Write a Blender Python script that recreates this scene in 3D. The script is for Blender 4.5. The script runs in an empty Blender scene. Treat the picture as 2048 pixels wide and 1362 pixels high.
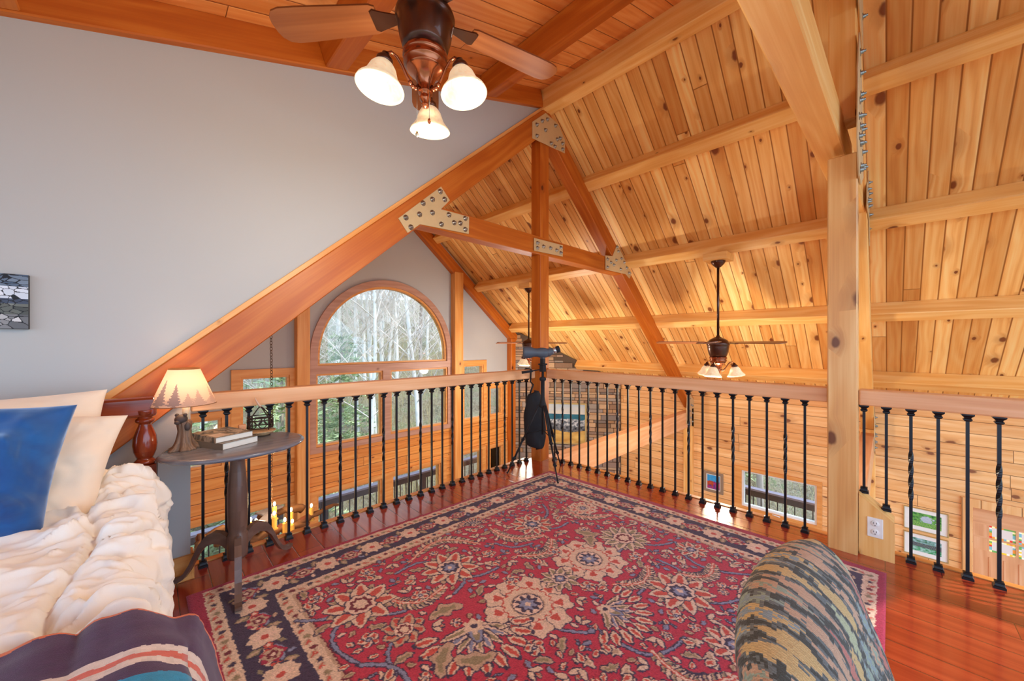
import bpy, math, random
import numpy as np
from mathutils import Vector, Matrix, geometry, noise
V = Vector
random.seed(7); np.random.seed(7)
S = bpy.context.scene
COL = S.collection
PI = math.pi

# ------------------------------------------------------------------ camera
cam = bpy.data.cameras.new('camera'); cam_o = bpy.data.objects.new('camera', cam); COL.objects.link(cam_o)
cam.sensor_fit = 'HORIZONTAL'; cam.sensor_width = 36.0; cam.lens = 36.0 * 740 / 2048
cam.shift_y = 6 / 2048; cam.clip_start = .03; cam.clip_end = 400
cam_o.location = (0, 0, 1.18)
cam_o.rotation_euler = (PI / 2, 0, math.radians(-44.667))
S.camera = cam_o
# ------------------------------------------------------------------ view, sky, sun
S.view_settings.view_transform = 'Standard'; S.view_settings.look = 'None'
S.view_settings.exposure = 0.42; S.view_settings.gamma = 1.0
S.view_settings.use_curve_mapping = False
W = bpy.data.worlds.new('sky'); S.world = W; W.use_nodes = True
wn = W.node_tree.nodes; wl = W.node_tree.links
bg = wn['Background']; bg.inputs['Strength'].default_value = 3.0
tc = wn.new('ShaderNodeTexCoord'); sx = wn.new('ShaderNodeSeparateXYZ'); wr = wn.new('ShaderNodeValToRGB')
mr = wn.new('ShaderNodeMapRange'); mr.inputs['From Min'].default_value = -1; mr.inputs['From Max'].default_value = 1
wl.new(tc.outputs['Generated'], sx.inputs[0]); wl.new(sx.outputs['Z'], mr.inputs['Value']); wl.new(mr.outputs[0], wr.inputs[0])
wr.color_ramp.elements[0].position = .0; wr.color_ramp.elements[0].color = (.64, .86, 1.10, 1)
wr.color_ramp.elements[1].position = 1.0; wr.color_ramp.elements[1].color = (.42, .62, 1.0, 1)
e = wr.color_ramp.elements.new(.47); e.color = (.64, .86, 1.10, 1)
e = wr.color_ramp.elements.new(.52); e.color = (.57, .77, 1.0, 1)
wl.new(wr.outputs[0], bg.inputs['Color'])
sun = bpy.data.lights.new('sun', 'SUN'); sun.energy = 2.4; sun.angle = .01; sun.color = (1, .93, .82)
sun_o = bpy.data.objects.new('sun', sun); COL.objects.link(sun_o)
sun_o.rotation_euler = V((.35, -.80, 1.05)).to_track_quat('Z', 'Y').to_euler()


def point(name, loc, power, color=(1, .80, .52), size=.04):
    l = bpy.data.lights.new(name, 'POINT'); l.energy = power; l.color = color; l.shadow_soft_size = size
    o = bpy.data.objects.new(name, l); COL.objects.link(o); o.location = loc
    return o


# ------------------------------------------------------------------ materials
def c3(r, g=None, b=None):
    """0-255 display colour to linear"""
    if g is None: r, g, b = r
    f = lambda x: (x / 255 / 12.92) if x / 255 <= .04045 else ((x / 255 + .055) / 1.055) ** 2.4
    return (f(r), f(g), f(b), 1)


class NT:
    def __init__(s, name):
        s.m = bpy.data.materials.new(name); s.m.use_nodes = True
        s.t = s.m.node_tree; s.n = s.t.nodes; s.l = s.t.links
        s.b = s.n['Principled BSDF']; s.out = s.n['Material Output']

    def put(s, sock, v):
        if isinstance(v, bpy.types.NodeSocket): s.l.new(v, sock)
        else: sock.default_value = v

    def math(s, op, a, b=None, c=None, clamp=False):
        n = s.n.new('ShaderNodeMath'); n.operation = op; n.use_clamp = clamp
        for i, x in enumerate((a, b, c)):
            if x is not None: s.put(n.inputs[i], x)
        return n.outputs[0]

    def mix(s, f, a, b, mode='MIX'):
        n = s.n.new('ShaderNodeMix'); n.data_type = 'RGBA'; n.blend_type = mode
        s.put(n.inputs[0], f); s.put(n.inputs[6], a); s.put(n.inputs[7], b)
        return n.outputs[2]

    def comb(s, x, y, z=0.0):
        n = s.n.new('ShaderNodeCombineXYZ'); s.put(n.inputs[0], x); s.put(n.inputs[1], y); s.put(n.inputs[2], z); return n.outputs[0]

    def noise(s, vec, scale=5, detail=2, rough=.5, dist=0):
        n = s.n.new('ShaderNodeTexNoise'); n.inputs['Scale'].default_value = scale; n.inputs['Detail'].default_value = detail
        n.inputs['Roughness'].default_value = rough; n.inputs['Distortion'].default_value = dist
        if vec is not None: s.l.new(vec, n.inputs['Vector'])
        return n.outputs[0]

    def ramp(s, v, stops):
        n = s.n.new('ShaderNodeValToRGB'); s.put(n.inputs[0], v); r = n.color_ramp
        r.elements[0].position = stops[0][0]; r.elements[0].color = stops[0][1]
        r.elements[1].position = stops[-1][0]; r.elements[1].color = stops[-1][1]
        for p, c in stops[1:-1]:
            e = r.elements.new(p); e.color = c
        return n.outputs[0]

    def rng(s, v, a, b, c=0., d=1., smooth=False):
        n = s.n.new('ShaderNodeMapRange'); n.interpolation_type = 'SMOOTHSTEP' if smooth else 'LINEAR'
        s.put(n.inputs[0], v); s.put(n.inputs[1], a); s.put(n.inputs[2], b); s.put(n.inputs[3], c); s.put(n.inputs[4], d)
        return n.outputs[0]

    def coord(s, kind='Object'):
        n = s.n.new('ShaderNodeTexCoord'); return n.outputs[kind]

    def uv(s):
        n = s.n.new('ShaderNodeSeparateXYZ'); s.l.new(s.coord('UV'), n.inputs[0]); return n.outputs[0], n.outputs[1]

    def bump(s, h, strength=.3, dist=.01):
        n = s.n.new('ShaderNodeBump'); n.inputs['Strength'].default_value = strength; n.inputs['Distance'].default_value = dist
        s.l.new(h, n.inputs['Height']); s.l.new(n.outputs[0], s.b.inputs['Normal'])

    def base(s, v): s.put(s.b.inputs['Base Color'], v)


def plain(name, col, rough=.5, metal=0, emit=None, es=0, spec=None, coat=0, var=.06, vs=30):
    t = NT(name)
    c = col if len(col) == 4 else (*col, 1)
    nz = t.noise(t.coord('Object'), vs, 3)
    t.base(t.mix(nz, tuple(x * (1 - var) for x in c[:3]) + (1,), tuple(min(1, x * (1 + var)) for x in c[:3]) + (1,)))
    t.b.inputs['Roughness'].default_value = rough; t.b.inputs['Metallic'].default_value = metal
    t.b.inputs['Coat Weight'].default_value = coat
    if spec is not None: t.b.inputs['Specular IOR Level'].default_value = spec
    if emit: t.b.inputs['Emission Color'].default_value = (*emit[:3], 1); t.b.inputs['Emission Strength'].default_value = es
    return t.m


def wood(name, light, mid, dark, width=None, length=None, knots=.35, kcol=c3(96, 38, 14), rough=.42, seam=.004, seamcol=.30,
         vary=.5, grain=26, ks=4.2, spec=.4, bevelseam=True, coat=0, ksize=.17):
    """pine and other woods: u runs with the grain in metres, v across it"""
    t = NT(name)
    u, v = t.uv()
    oi = t.n.new('ShaderNodeObjectInfo').outputs['Random']
    if width:
        vi = t.math('FLOOR', t.math('DIVIDE', v, width))
        if length:
            wn1 = t.n.new('ShaderNodeTexWhiteNoise'); wn1.noise_dimensions = '1D'; t.l.new(vi, wn1.inputs['W'])
            uo = t.math('ADD', t.math('DIVIDE', u, length), t.math('MULTIPLY', wn1.outputs[0], 7.7))
            ui = t.math('FLOOR', uo); idx = t.math('ADD', t.math('MULTIPLY', vi, 13.17), t.math('MULTIPLY', ui, 5.31))
        else:
            idx = vi
    else:
        idx = t.math('MULTIPLY', oi, 57.0)
    w2 = t.n.new('ShaderNodeTexWhiteNoise'); w2.noise_dimensions = '1D'; t.put(w2.inputs['W'], idx); rnd = w2.outputs[0]
    off = t.math('MULTIPLY', rnd, 41.7)
    # knots
    vo = t.n.new('ShaderNodeTexVoronoi'); vo.voronoi_dimensions = '2D'; vo.inputs['Scale'].default_value = 1.0; vo.inputs['Randomness'].default_value = .9
    t.l.new(t.comb(t.math('ADD', t.math('MULTIPLY', u, ks * .62), off), t.math('ADD', t.math('MULTIPLY', v, ks), t.math('MULTIPLY', off, .37))), vo.inputs['Vector'])
    sc = t.n.new('ShaderNodeSeparateColor'); t.l.new(vo.outputs['Color'], sc.inputs[0])
    exist = t.math('GREATER_THAN', knots, sc.outputs[0])
    kr = t.math('MULTIPLY', t.math('ADD', t.math('MULTIPLY', t.math('POWER', sc.outputs[1], 2.0), .8), .22), ksize)
    d = t.math('ADD', vo.outputs['Distance'], t.math('MULTIPLY', t.math('SUBTRACT', t.noise(t.comb(t.math('MULTIPLY', u, 16.), t.math('MULTIPLY', v, 30.), off), 1.0, 2), .5), .10))
    knot = t.math('MULTIPLY', t.rng(d, t.math('MULTIPLY', kr, 1.15), t.math('MULTIPLY', kr, .6), 0., 1., True), exist)
    halo = t.math('MULTIPLY', t.rng(d, t.math('MULTIPLY', kr, 3.2), kr, 0., 1., True), exist)
    # grain lines, bent around the knots
    gv = t.math('ADD', v, t.math('MULTIPLY', halo, .035))
    low = t.noise(t.comb(t.math('MULTIPLY', u, .9), t.math('MULTIPLY', gv, 5.0), off), 1.0, 2, .5)
    wave = t.math('SINE', t.math('ADD', t.math('MULTIPLY', gv, 6.283 * grain * .55), t.math('MULTIPLY', low, 26.)))
    fine = t.noise(t.comb(t.math('MULTIPLY', u, 2.0), t.math('MULTIPLY', gv, 90.0), off), 1.0, 3, .6)
    st = t.noise(t.comb(t.math('MULTIPLY', u, .55), t.math('MULTIPLY', gv, 22.0), off), 1.0, 3, .6)
    g = t.math('ADD', t.math('MULTIPLY', t.math('ADD', t.math('MULTIPLY', wave, .5), .5), .22), t.math('ADD', t.math('MULTIPLY', fine, .40), t.math('MULTIPLY', t.rng(st, .3, .75), .32)))
    col = t.ramp(g, [(.15, light), (.5, mid), (.95, dark)])
    # board to board shade
    tone = t.math('ADD', 1 - vary * .45, t.math('MULTIPLY', rnd, vary * .8))
    blot = t.noise(t.comb(t.math('MULTIPLY', u, 1.1), t.math('MULTIPLY', v, 4.0), off), 1.3, 2, .5)
    tone = t.math('MULTIPLY', tone, t.math('ADD', .84, t.math('MULTIPLY', blot, .32)))
    tn = t.n.new('ShaderNodeCombineColor')
    t.put(tn.inputs[0], t.math('POWER', tone, .55)); t.put(tn.inputs[1], tone); t.put(tn.inputs[2], t.math('POWER', tone, 1.5))
    col = t.mix(1.0, col, tn.outputs[0], 'MULTIPLY')
    col = t.mix(t.math('MULTIPLY', halo, .38), col, tuple(a * .5 + b * .5 for a, b in zip(dark[:3], kcol[:3])) + (1,))
    col = t.mix(t.math('MULTIPLY', knot, .88), col, kcol)
    h = t.math('MULTIPLY', fine, .15)
    if width and seam:
        fr = t.math('FRACT', t.math('DIVIDE', v, width))
        ed = t.math('MULTIPLY', t.math('MINIMUM', fr, t.math('SUBTRACT', 1.0, fr)), width)
        line = t.rng(ed, seam, seam * .35, 0., 1., True)
        if length:
            fu = t.math('FRACT', uo); eu = t.math('MULTIPLY', t.math('MINIMUM', fu, t.math('SUBTRACT', 1.0, fu)), length)
            line = t.math('MAXIMUM', line, t.rng(eu, seam * .8, seam * .3, 0., 1., True))
        col = t.mix(line, col, tuple(x * seamcol for x in dark[:3]) + (1,))
        h = t.math('SUBTRACT', h, t.math('MULTIPLY', t.rng(ed, seam * 2.2, 0., 0., 1., True), 1.0))
    t.base(col)
    t.b.inputs['Roughness'].default_value = rough; t.b.inputs['Specular IOR Level'].default_value = spec
    t.b.inputs['Coat Weight'].default_value = coat; t.b.inputs['Coat Roughness'].default_value = .12
    t.bump(h, .35, .006)
    return t.m


M = {}
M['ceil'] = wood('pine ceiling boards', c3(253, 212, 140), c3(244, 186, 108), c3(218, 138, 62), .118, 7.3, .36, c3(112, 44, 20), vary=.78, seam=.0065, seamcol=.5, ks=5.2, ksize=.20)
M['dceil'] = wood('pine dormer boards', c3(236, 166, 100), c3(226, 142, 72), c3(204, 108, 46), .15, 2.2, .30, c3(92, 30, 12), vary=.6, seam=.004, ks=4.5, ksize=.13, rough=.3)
M['beam'] = wood('pine beam', c3(250, 206, 136), c3(241, 182, 102), c3(224, 148, 68), None, None, .20, c3(110, 46, 20), vary=.22, grain=14, ks=4, ksize=.11)
M['knotty'] = wood('knotty pine post', c3(240, 196, 130), c3(226, 168, 100), c3(196, 132, 76), None, None, .34, c3(96, 44, 24), vary=.2, grain=12, ks=6.5, ksize=.27)
M['truss'] = wood('dark pine timber', c3(204, 118, 40), c3(184, 94, 22), c3(158, 70, 12), None, None, .12, c3(84, 28, 10), vary=.2, grain=12, ks=4, ksize=.11)
M['rail'] = wood('fir handrail', c3(240, 190, 144), c3(228, 168, 118), c3(208, 140, 92), None, None, .10, c3(110, 56, 34), vary=.12, grain=18, ks=3, ksize=.12)
M['log'] = wood('pine wall logs', c3(250, 206, 148), c3(240, 182, 116), c3(222, 150, 80), .142, 2.7, .30, c3(120, 60, 30), vary=.34, seam=.005, seamcol=.35, ks=4, ksize=.14)
M['side'] = wood('pine wall siding', c3(238, 168, 92), c3(226, 146, 66), c3(200, 112, 42), .135, 3.1, .26, c3(100, 34, 12), vary=.3, seam=.005, ks=5, ksize=.13)
M['trim'] = wood('pine casing', c3(236, 174, 104), c3(224, 152, 78), c3(202, 124, 54), None, None, .10, c3(110, 46, 20), vary=.12, grain=20, ks=4, ksize=.09)
M['arch'] = wood('brown window casing', c3(200, 156, 134), c3(186, 140, 118), c3(166, 118, 96), None, None, .03, c3(100, 56, 40), vary=.1, grain=20, ks=4)
M['floor'] = wood('cherry floor planks', c3(178, 74, 42), c3(154, 54, 30), c3(122, 36, 20), .125, 1.5, .02, c3(70, 20, 10), vary=.65, seam=.0022, seamcol=.35, rough=.22, grain=16, coat=1.0)
M['lfloor'] = wood('pine floor planks', c3(200, 140, 90), c3(184, 120, 70), c3(150, 90, 50), .13, 2.0, .1, rough=.3)
M['cherry'] = wood('polished red wood', c3(150, 62, 26), c3(122, 42, 16), c3(84, 24, 8), None, None, .02, vary=.1, grain=18, rough=.22, coat=.5)
M['tbl'] = wood('grey brown table wood', c3(122, 96, 84), c3(104, 80, 70), c3(78, 58, 50), None, None, .02, vary=.1, grain=22, rough=.28, coat=.2)
M['tbltop'] = wood('grey painted table top', c3(122, 124, 134), c3(108, 110, 120), c3(90, 90, 100), None, None, .0, vary=.08, grain=24, rough=.26, coat=.3)
M['drift'] = wood('driftwood', c3(150, 104, 66), c3(120, 78, 44), c3(80, 48, 26), None, None, .2, vary=.3, grain=30, rough=.7)
M['blade'] = wood('fan blade wood', c3(150, 92, 52), c3(134, 76, 40), c3(110, 58, 30), None, None, .0, vary=.06, grain=20, rough=.35)
M['deckrail'] = plain('dark deck paint', c3(62, 52, 50), .6)
M['deckcap'] = plain('deck rail cap', c3(128, 116, 122), .6)
M['iron'] = plain('black iron', c3(30, 30, 34), .38, .5)
M['bronze'] = plain('dark bronze', c3(84, 54, 42), .28, .75, coat=.3)
M['copper'] = plain('copper bronze', c3(150, 84, 52), .22, .9, coat=.3)
M['steel'] = plain('galvanised steel', c3(150, 146, 138), .35, .9)
M['plate'] = plain('tan steel gusset', c3(206, 178, 132), .5, .15)
M['white'] = plain('white plastic', c3(238, 236, 230), .35)
M['cloth'] = plain('white cotton', c3(236, 226, 212), .85, var=.02)
M['candle'] = plain('yellow candle sleeve', c3(214, 160, 66), .5)
M['black'] = plain('black nylon', c3(22, 23, 28), .75)
M['scope'] = plain('grey rubber armour', c3(76, 84, 94), .5)
M['lens'] = plain('silver ring', c3(200, 208, 214), .25, .8)
M['chain'] = plain('chain brass', c3(86, 66, 50), .4, .7)


def drywall():
    t = NT('painted drywall')
    n1 = t.noise(t.coord('Object'), 1.3, 3); n2 = t.noise(t.coord('Object'), 220, 2)
    t.base(t.mix(n1, c3(178, 177, 174), c3(186, 184, 181)))
    t.b.inputs['Roughness'].default_value = .6; t.b.inputs['Specular IOR Level'].default_value = .25
    t.bump(n2, .08, .001); return t.m


M['wall'] = drywall()


def glassm():
    t = NT('window glass')
    tr = t.n.new('ShaderNodeBsdfTransparent'); tr.inputs[0].default_value = (.97, .985, .98, 1)
    gl = t.n.new('ShaderNodeBsdfGlossy'); gl.inputs['Roughness'].default_value = .02
    fr = t.n.new('ShaderNodeFresnel'); fr.inputs[0].default_value = 1.45
    mx = t.n.new('ShaderNodeMixShader'); t.l.new(fr.outputs[0], mx.inputs[0]); t.l.new(tr.outputs[0], mx.inputs[1]); t.l.new(gl.outputs[0], mx.inputs[2])
    t.l.new(mx.outputs[0], t.out.inputs[0]); return t.m


M['glass'] = glassm()


def shadeglass():
    t = NT('alabaster glass')
    n = t.noise(t.coord('Object'), 26, 3, .6, 2.)
    t.base(t.mix(n, c3(240, 208, 150), c3(252, 236, 200)))
    t.b.inputs['Roughness'].default_value = .3
    t.b.inputs['Emission Color'].default_value = (1, .84, .56, 1)
    t.put(t.b.inputs['Emission Strength'], t.rng(n, .3, .7, .16, .34))
    return t.m


M['shade'] = shadeglass()
M['bulb'] = plain('lit bulb', (1, .9, .7, 1), .4, emit=(1, .86, .6), es=2.2)
M['flame'] = plain('lit candle bulb', (1, .85, .6, 1), .4, emit=(1, .78, .42), es=12)


def vcol(name, rough=.8, nscale=400, nstr=.3, sheen=0, emis=None, spec=.3, trans=0):
    t = NT(name)
    a = t.n.new('ShaderNodeVertexColor'); a.layer_name = 'Col'
    n = t.noise(t.coord('Object'), nscale, 2)
    t.base(t.mix(t.rng(n, .2, .8, .0, .16), a.outputs[0], (0, 0, 0, 1)) if nstr else a.outputs[0])
    t.b.inputs['Roughness'].default_value = rough; t.b.inputs['Sheen Weight'].default_value = sheen; t.b.inputs['Specular IOR Level'].default_value = spec
    if nstr: t.bump(n, nstr, .004)
    if emis: t.l.new(a.outputs[0], t.b.inputs['Emission Color']); t.b.inputs['Emission Strength'].default_value = emis
    return t.m


M['rug'] = vcol('wool rug', .95, 260, .6, .15, spec=.1)
M['fabric'] = vcol('woven upholstery', .9, 520, .5, .1)
M['paint'] = vcol('painted canvas', .6, 90, 0)
M['stone'] = vcol('ledge stone', .85, 60, .6)
M['print'] = vcol('lamp shade paper', .8, 90, 0)
M['stained'] = vcol('stained glass', .25, 90, 0, emis=.22)  # panes glow by themselves in place of daylight coming through


# ------------------------------------------------------------------ mesh helper
class MB:
    def __init__(s): s.v = []; s.f = []; s.uv = []; s.c = []; s.sm = []; s.usec = False

    def face(s, pts, uv=None, col=None, smooth=False):
        b = len(s.v); s.v += [tuple(p) for p in pts]; s.f.append(tuple(range(b, b + len(pts))))
        s.uv += uv if uv else [(p[0], p[1]) for p in pts]; s.sm.append(smooth); s.c.append(col)
        return s

    def proj(s, pts, U, off=(0, 0)):
        U = V(U).normalized(); n = (V(pts[1]) - V(pts[0])).cross(V(pts[2]) - V(pts[0]))
        if n.length < 1e-12 and len(pts) > 3: n = (V(pts[2]) - V(pts[1])).cross(V(pts[3]) - V(pts[1]))
        n = n.normalized() if n.length > 0 else V((0, 0, 1))
        if abs(n.dot(U)) > .9:
            U = n.orthogonal().normalized()
        w = n.cross(U).normalized()
        k = max(range(3), key=lambda i: abs(w[i]))
        if w[k] < 0: w = -w
        return [(V(p).dot(U) + off[0], V(p).dot(w) + off[1]) for p in pts]

    def hexa(s, p, U, off=None, col=None):
        """8 corners: 0-3 bottom ring, 4-7 top ring"""
        if off is None: off = (random.uniform(0, 9), random.uniform(0, 9))
        for q in ((3, 2, 1, 0), (4, 5, 6, 7), (0, 1, 5, 4), (1, 2, 6, 5), (2, 3, 7, 6), (3, 0, 4, 7)):
            pts = [p[i] for i in q]; s.face(pts, s.proj(pts, U, off), col)
        return s

    def box(s, x0, x1, y0, y1, z0, z1, U=(1, 0, 0), off=None, col=None):
        return s.hexa([V(q) for q in ((x0, y0, z0), (x1, y0, z0), (x1, y1, z0), (x0, y1, z0), (x0, y0, z1), (x1, y0, z1), (x1, y1, z1), (x0, y1, z1))], U, off, col)

    def beam(s, a, b, w, h, up=(0, 0, 1), off=None):
        """box from a to b, w sideways, h along up"""
        a = V(a); b = V(b); d = (b - a).normalized(); sd = d.cross(V(up)).normalized(); u = sd.cross(d).normalized()
        sd *= w / 2; u *= h / 2
        return s.hexa([a - sd - u, a + sd - u, b + sd - u, b - sd - u, a - sd + u, a + sd + u, b + sd + u, b - sd + u], d, off)

    def prism(s, poly, nrm, U, off=None, holes=()):
        """extrude a flat 3D polygon (with holes) by vector nrm"""
        if off is None: off = (random.uniform(0, 9), random.uniform(0, 9))
        nrm = V(nrm); loops = [[V(p) for p in poly]] + [[V(p) for p in h] for h in holes]
        flat = [p for l in loops for p in l]
        tris = geometry.tessellate_polygon(loops)
        for t in tris:
            a = [flat[i] for i in t]
            n = (a[1] - a[0]).cross(a[2] - a[0])
            if n.length < 1e-10: continue
            if n.dot(nrm) > 0: a = a[::-1]
            s.face(a, s.proj(a, U, off)); b = [p + nrm for p in a[::-1]]; s.face(b, s.proj(b, U, off))
        for l in loops:
            for i in range(len(l)):
                p, q = l[i], l[(i + 1) % len(l)]; pts = [p, q, q + nrm, p + nrm]; s.face(pts, s.proj(pts, U, off))
        return s

    def tube(s, pts, r, n=8, closed=False, cap=True, U=None):
        pts = [V(p) for p in pts]; m = len(pts)
        rr = r if hasattr(r, '__len__') else [r] * m
        rings = []; prev = None; L = 0; ls = []
        for i in range(m):
            if closed: d = pts[(i + 1) % m] - pts[i - 1]
            else: d = pts[min(i + 1, m - 1)] - pts[max(i - 1, 0)]
            d = d.normalized() if d.length > 1e-9 else V((0, 0, 1))
            if prev is None: a = d.orthogonal().normalized()
            else:
                a = prev - d * prev.dot(d); a = a.normalized() if a.length > 1e-6 else d.orthogonal().normalized()
            prev = a; b = d.cross(a)
            rings.append([pts[i] + (a * math.cos(2 * PI * k / n) + b * math.sin(2 * PI * k / n)) * rr[i] for k in range(n)])
            if i: L += (pts[i] - pts[i - 1]).length
            ls.append(L)
        base = len(s.v)
        for rg in rings: s.v += [tuple(p) for p in rg]
        for i in range(m if closed else m - 1):
            j = (i + 1) % m
            for k in range(n):
                k2 = (k + 1) % n
                s.f.append((base + i * n + k, base + i * n + k2, base + j * n + k2, base + j * n + k)); s.sm.append(True); s.c.append(None)
                v0 = k / n * 2 * PI * rr[i]; v1 = (k + 1) / n * 2 * PI * rr[i]
                s.uv += [(ls[i], v0), (ls[i], v1), (ls[j], v1), (ls[j], v0)]
        if cap and not closed:
            for i, rev in ((0, True), (m - 1, False)):
                idx = [base + i * n + k for k in range(n)]
                if rev: idx = idx[::-1]
                s.f.append(tuple(idx)); s.sm.append(False); s.c.append(None); s.uv += [(0, 0)] * n
        return s

    def lathe(s, prof, c=(0, 0, 0), n=24, axis=(0, 0, 1), col=None, wob=None):
        """prof: list of (radius, height)"""
        ax = V(axis).normalized(); a = ax.orthogonal().normalized() if abs(ax.z) < .999 else V((1, 0, 0)); b = ax.cross(a); c = V(c)
        base = len(s.v); m = len(prof); L = 0
        for i, (r, z) in enumerate(prof):
            for k in range(n):
                t = 2 * PI * k / n; q = r * (wob(t, z) if wob else 1)
                s.v.append(tuple(c + ax * z + (a * math.cos(t) + b * math.sin(t)) * q))
        for i in range(m - 1):
            dl = math.hypot(prof[i + 1][0] - prof[i][0], prof[i + 1][1] - prof[i][1])
            for k in range(n):
                k2 = (k + 1) % n
                s.f.append((base + i * n + k, base + i * n + k2, base + (i + 1) * n + k2, base + (i + 1) * n + k)); s.sm.append(True); s.c.append(col)
                R = max(.01, prof[i][0]); v0 = k / n * 2 * PI * R; v1 = (k + 1) / n * 2 * PI * R
                s.uv += [(L, v0), (L, v1), (L + dl, v1), (L + dl, v0)]
            L += dl
        for i, rev in ((0, True), (m - 1, False)):
            if prof[i][0] > 1e-4:
                idx = [base + i * n + k for k in range(n)]
                if rev: idx = idx[::-1]
                s.f.append(tuple(idx)); s.sm.append(False); s.c.append(col); s.uv += [(s.v[q][0], s.v[q][1]) for q in idx]
        return s

    def grid(s, fn, nu, nv, col=None, smooth=True, closed_u=False):
        base = len(s.v); cols = []
        for j in range(nv + 1):
            for i in range(nu + (0 if closed_u else 1)):
                s.v.append(tuple(fn(i / nu, j / nv)))
        w = nu + (0 if closed_u else 1)
        for j in range(nv):
            for i in range(nu):
                i2 = (i + 1) % w if closed_u else i + 1
                s.f.append((base + j * w + i, base + j * w + i2, base + (j + 1) * w + i2, base + (j + 1) * w + i)); s.sm.append(smooth); s.c.append(col((i + .5) / nu, (j + .5) / nv) if col else None)
                s.uv += [(i / nu, j / nv), ((i + 1) / nu, j / nv), ((i + 1) / nu, (j + 1) / nv), (i / nu, (j + 1) / nv)]
        return s

    def build(s, name, mat, parent=None, bevel=0, seg=2, weld=False, loc=None, subs=0, solid=0, smooth_angle=None):
        me = bpy.data.meshes.new(name); me.from_pydata(s.v, [], s.f)
        uvl = me.uv_layers.new(name='UVMap')
        if len(s.uv) == len(me.loops): uvl.data.foreach_set('uv', np.array(s.uv, dtype=np.float32).ravel())
        me.polygons.foreach_set('use_smooth', s.sm)
        if any(c is not None for c in s.c):
            ca = me.color_attributes.new('Col', 'FLOAT_COLOR', 'CORNER'); arr = []
            for f, c in zip(s.f, s.c): arr += list(c if c else (1, 1, 1, 1)) * len(f)
            ca.data.foreach_set('color', np.array(arr, dtype=np.float32))
        me.materials.append(M[mat] if isinstance(mat, str) else mat)
        me.validate(); me.update()
        o = bpy.data.objects.new(name, me); COL.objects.link(o)
        if weld or bevel:
            m = o.modifiers.new('weld', 'WELD'); m.merge_threshold = .0002
        if bevel:
            m = o.modifiers.new('bevel', 'BEVEL'); m.width = bevel; m.segments = seg; m.limit_method = 'ANGLE'; m.angle_limit = math.radians(40); m.harden_normals = False
        if subs:
            m = o.modifiers.new('subd', 'SUBSURF'); m.levels = subs; m.render_levels = subs
        if solid:
            m = o.modifiers.new('solid', 'SOLIDIFY'); m.thickness = solid; m.offset = 0
        if parent is not None:
            o.parent = parent; o.matrix_parent_inverse = world_of(parent).inverted()
        return o


def world_of(o):
    m = Matrix.LocRotScale(o.location, o.rotation_euler, o.scale)
    if o.parent: return world_of(o.parent) @ o.matrix_parent_inverse @ m
    return m


def tag(o, label=None, cat=None, group=None, kind=None):
    if label: o['label'] = label
    if cat: o['category'] = cat
    if group: o['group'] = group
    if kind: o['kind'] = kind
    return o


def thing(name, loc, label, cat, group=None):
    o = bpy.data.objects.new(name, None); COL.objects.link(o); o.location = loc; o.empty_display_size = .05
    return tag(o, label, cat, group)


def struct(o): o['kind'] = 'structure'; return o


def copy_tree(o, parent=None):
    c = o.copy(); COL.objects.link(c)
    if parent is not None: c.parent = parent
    for ch in [x for x in o.children]: copy_tree(ch, c)
    return c


def fbm(x, y, z=0, o=3):
    return noise.fractal(V((x, y, z)), 1.0, 2.0, o)

# ================================================================== the building
RX = 2.90                                   # ridge
def deckz(x): return 3.73 - .83 * (x - 2.95)
def dormz(x): return 3.75 - .333 * (RX - x)
YB = -2.5                                   # how far the room runs on behind the camera
BL = (0, 0)

# --- roof decks / ceilings
b = MB(); x0, x1 = RX, 7.25
b.hexa([V((x0, YB, deckz(x0))), V((x1, YB, deckz(x1))), V((x1, 5.85, deckz(x1))), V((x0, 5.85, deckz(x0))),
        V((x0, YB, deckz(x0) + .1)), V((x1, YB, deckz(x1) + .1)), V((x1, 5.85, deckz(x1) + .1)), V((x0, 5.85, deckz(x0) + .1))], V((1, 0, -.83)), off=BL)
struct(b.build('ceiling', 'ceil'))
b = MB(); f = lambda x: 3.78 - .86 * (RX - x); x0, x1 = -1.45, RX
b.hexa([V((x0, 2.56, f(x0))), V((x1, 2.56, f(x1))), V((x1, 5.85, f(x1))), V((x0, 5.85, f(x0))),
        V((x0, 2.56, f(x0) + .1)), V((x1, 2.56, f(x1) + .1)), V((x1, 5.85, f(x1) + .1)), V((x0, 5.85, f(x0) + .1))], V((1, 0, .86)), off=BL)
struct(b.build('ceiling_west', 'ceil'))
b = MB(); x0, x1 = -2.6, RX
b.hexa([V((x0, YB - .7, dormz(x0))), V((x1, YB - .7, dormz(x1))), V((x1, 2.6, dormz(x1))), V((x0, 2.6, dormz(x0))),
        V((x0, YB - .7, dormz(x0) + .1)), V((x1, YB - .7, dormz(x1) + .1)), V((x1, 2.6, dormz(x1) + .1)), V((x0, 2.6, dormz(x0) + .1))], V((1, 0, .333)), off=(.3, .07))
struct(b.build('ceiling_loft', 'dceil'))

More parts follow.
